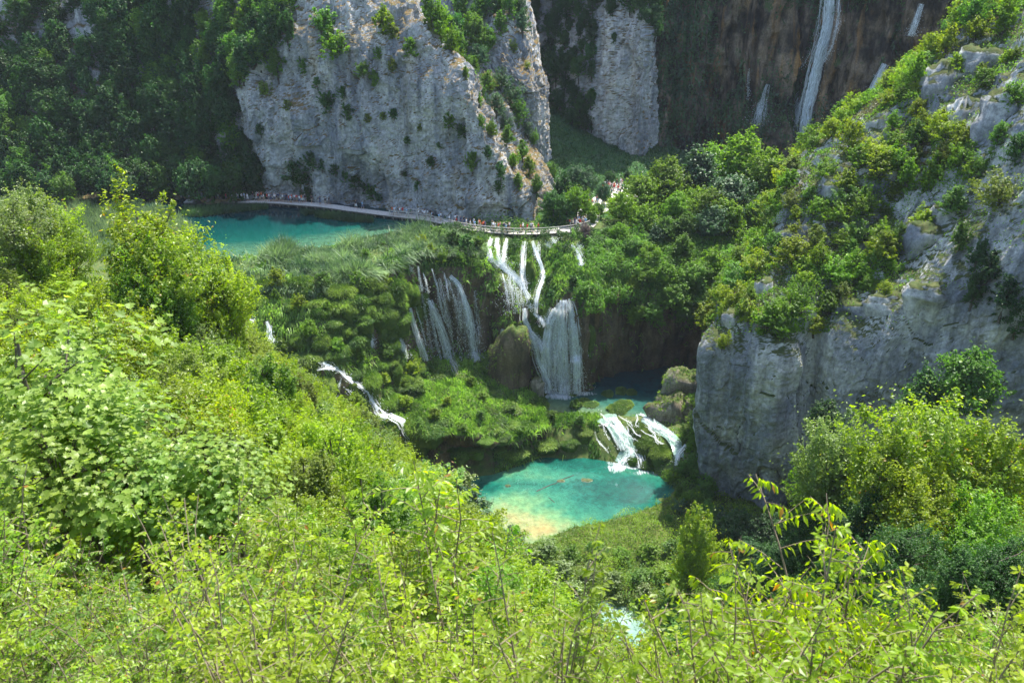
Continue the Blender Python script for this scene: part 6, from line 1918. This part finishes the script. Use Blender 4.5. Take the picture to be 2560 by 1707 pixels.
# grey boulder showing between the maple and the slope woods
tb = at(236, 520, 31)
tt_ = at(512, 374, 133.4)
rock_piece('rock_tooth', (tt_.x, tt_.y, tt_.z - .5), 3.7, 2.6, 9.6, M['tufa_bank'], 79, 'big brown rock tooth with a mossy cap standing before the falls', 'rock', 500)
rock_piece('boulder', (tb.x, tb.y, tb.z - .4), .75, .7, 3.2, M['limestone'], 71, 'tall grey limestone boulder standing in the woods behind the maple leaves', 'boulder')
tb = at(565, 276, 146)
rock_piece('boulder', (tb.x, tb.y, tb.z - .5), 1.3, 1.1, 4.6, M['limestone'], 72, 'upright grey rock among bushes below the boardwalk end', 'boulder')
for (x, y, Y, sx, sy, sz, sd_, lab) in ((668, 418, 126.5, 3.6, 2.6, 4.6, 73, 'big tufa boulder with hanging moss beside the white rapids'), (694, 408, 125, 1.9, 1.6, 2.4, 74, 'small rounded tufa boulder between the big boulder and the cliff'), (682, 393, 130, 3.6, 2.6, 4.6, 75, 'pale topped tufa boulder behind the big mossy boulder'), (537, 388, 133, 1.3, 1.0, 2.2, 76, 'brown boulder left of the big curtain waterfall foot'), (808, 160, 203, 2.2, 1.6, 2.6, 77, 'dark boulder at the foot of the tall waterfall')):
    tb = at(x, y, Y)
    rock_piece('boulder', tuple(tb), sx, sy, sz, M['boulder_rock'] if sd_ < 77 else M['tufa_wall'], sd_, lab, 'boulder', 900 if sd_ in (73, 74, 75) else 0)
print('COUNTS', counts)
# ------------------------------------------------------------------ labels from what each thing stands beside
LM = [('the brown waterfall wall', 800, 75), ('the grey buttress', 622, 90), ('the shaded meadow', 590, 150), ('the rear rock stack', 522, 90), ('the cliff crest', 440, 55),
      ('the pale cliff face', 350, 130), ('the lake cliff foot', 300, 195), ('the dark forest top', 120, 20), ('the forest rock', 60, 40), ('the forest middle', 150, 110),
      ('the far end of the lake', 90, 205), ('the upper lake', 280, 228), ('the boardwalk steps', 450, 222), ('the boardwalk end', 578, 226), ('the pale path', 610, 200),
      ('the reed bed', 320, 255), ('the dark falls wall', 450, 320), ('the braided cascade', 510, 275), ('the big curtain waterfall', 562, 345), ('the cave under the grove', 640, 350),
      ('the grove top', 745, 140), ('the grove middle', 680, 225), ('the moss slope top', 330, 310), ('the winding cascade', 350, 385), ('the stubby fall', 314, 385), ('the lowest moss cascade', 408, 432),
      ('the moss dome', 480, 395), ('the dome edge', 560, 430), ('the middle pool', 605, 395), ('the white rapids', 655, 428), ('the stepped cascade', 627, 452), ('the turquoise pool', 590, 500),
      ('the sandy shore', 520, 530), ('the lower stream', 620, 620), ('the right cliff corner', 708, 360), ('the right cliff crack', 815, 370), ('the right cliff ridge', 800, 185),
      ('the upper right rock crest', 970, 80), ('the right cliff ledge', 870, 270), ('the white outcrop', 925, 230), ('the top right corner', 1010, 20), ('the yellow tree', 940, 450),
      ('the right cliff foot', 740, 515), ('the tall lakeside ash', 150, 230), ('the left slope edge', 15, 260), ('the upper left slope', 110, 300), ('the middle left slope', 240, 370),
      ('the grey boulder', 236, 485), ('the lower left woods', 330, 440), ('the maple leaves', 200, 480), ('the tall twig', 430, 500), ('the left foreground', 40, 580),
      ('the bottom left corner', 40, 670), ('the bottom centre', 450, 670), ('the stream twigs', 590, 640), ('the bottom right corner', 990, 660), ('the arching right twig', 840, 560), ('the right foreground', 760, 640)]
_ON = 'first second third fourth fifth sixth seventh eighth ninth tenth eleventh twelfth thirteenth fourteenth fifteenth sixteenth seventeenth eighteenth nineteenth twentieth'.split()
def ordw(k):
    return 'nearest' if k == 0 else ((_ON[k] if k < 20 else 'twenty-' + _ON[k - 20]) + ' nearest')
buckets = {}
for o, words, cat, h in LABEL_QUEUE:
    p = o.location
    x, y = proj((p.x, p.y, p.z + h * .55))
    d = [math.hypot(x - a, y - b) for _, a, b in LM]
    i = int(np.argmin(d))
    n, a, b = LM[i]
    dx, dy = x - a, y - b
    if d[i] < 6: rel = 'at'
    elif abs(dx) > 1.6 * abs(dy): rel = 'right of' if dx > 0 else 'left of'
    elif abs(dy) > 1.6 * abs(dx): rel = 'below' if dy > 0 else 'above'
    else: rel = ('below' if dy > 0 else 'above') + (' right of' if dx > 0 else ' left of')
    buckets.setdefault((words, rel, n), []).append((d[i], o))
for (words, rel, n), lst in buckets.items():
    lst.sort(key=lambda t: t[0])
    for k, (_, o) in enumerate(lst):
        if len(lst) == 1:
            o['label'] = f'{words} {rel} {n}'
        else:
            o['label'] = f'{words} {rel} {n}, {ordw(min(k, 38))}'
        if len(o['label'].split()) > 16: o['label'] = o['label'].replace(' broadleaf', '').replace(' leafy', '').replace(' growing', '').replace(' rooted', '').replace(' shaded', '').replace(' rocky', '').replace(' slender', '').replace(' on the', ' on')
# people: clothes, action, place
pb_ = {}
PL = [('the far left end', 195), ('the lake', 250), ('the red group by the lake', 293), ('the middle cliff', 340), ('the railing start', 398), ('the railing corner', 425), ('the steps', 465), ('the fall heads', 505), ('the last straight', 540), ('the boardwalk end', 576), ('the near path', 598), ('the far path', 618)]
for o, shirt, tr, act, where in PEOPLE:
    x, y = proj(o.location)
    i = int(np.argmin([abs(x - a) for _, a in PL]))
    pb_.setdefault((shirt, tr, act, PL[i][0]), []).append((x, o))
for (shirt, tr, act, n), lst in pb_.items():
    lst.sort(key=lambda t: t[0])
    for k, (_, o) in enumerate(lst):
        pre = '' if len(lst) == 1 else ['leftmost ', 'second ', 'third ', 'fourth ', 'fifth '][min(k, 4)]
        o['label'] = f'{pre}{act} person in {shirt} top and {tr} by {n}'
        if len(o['label'].split()) > 16: o['label'] = o['label'].replace(' by the', ' at')
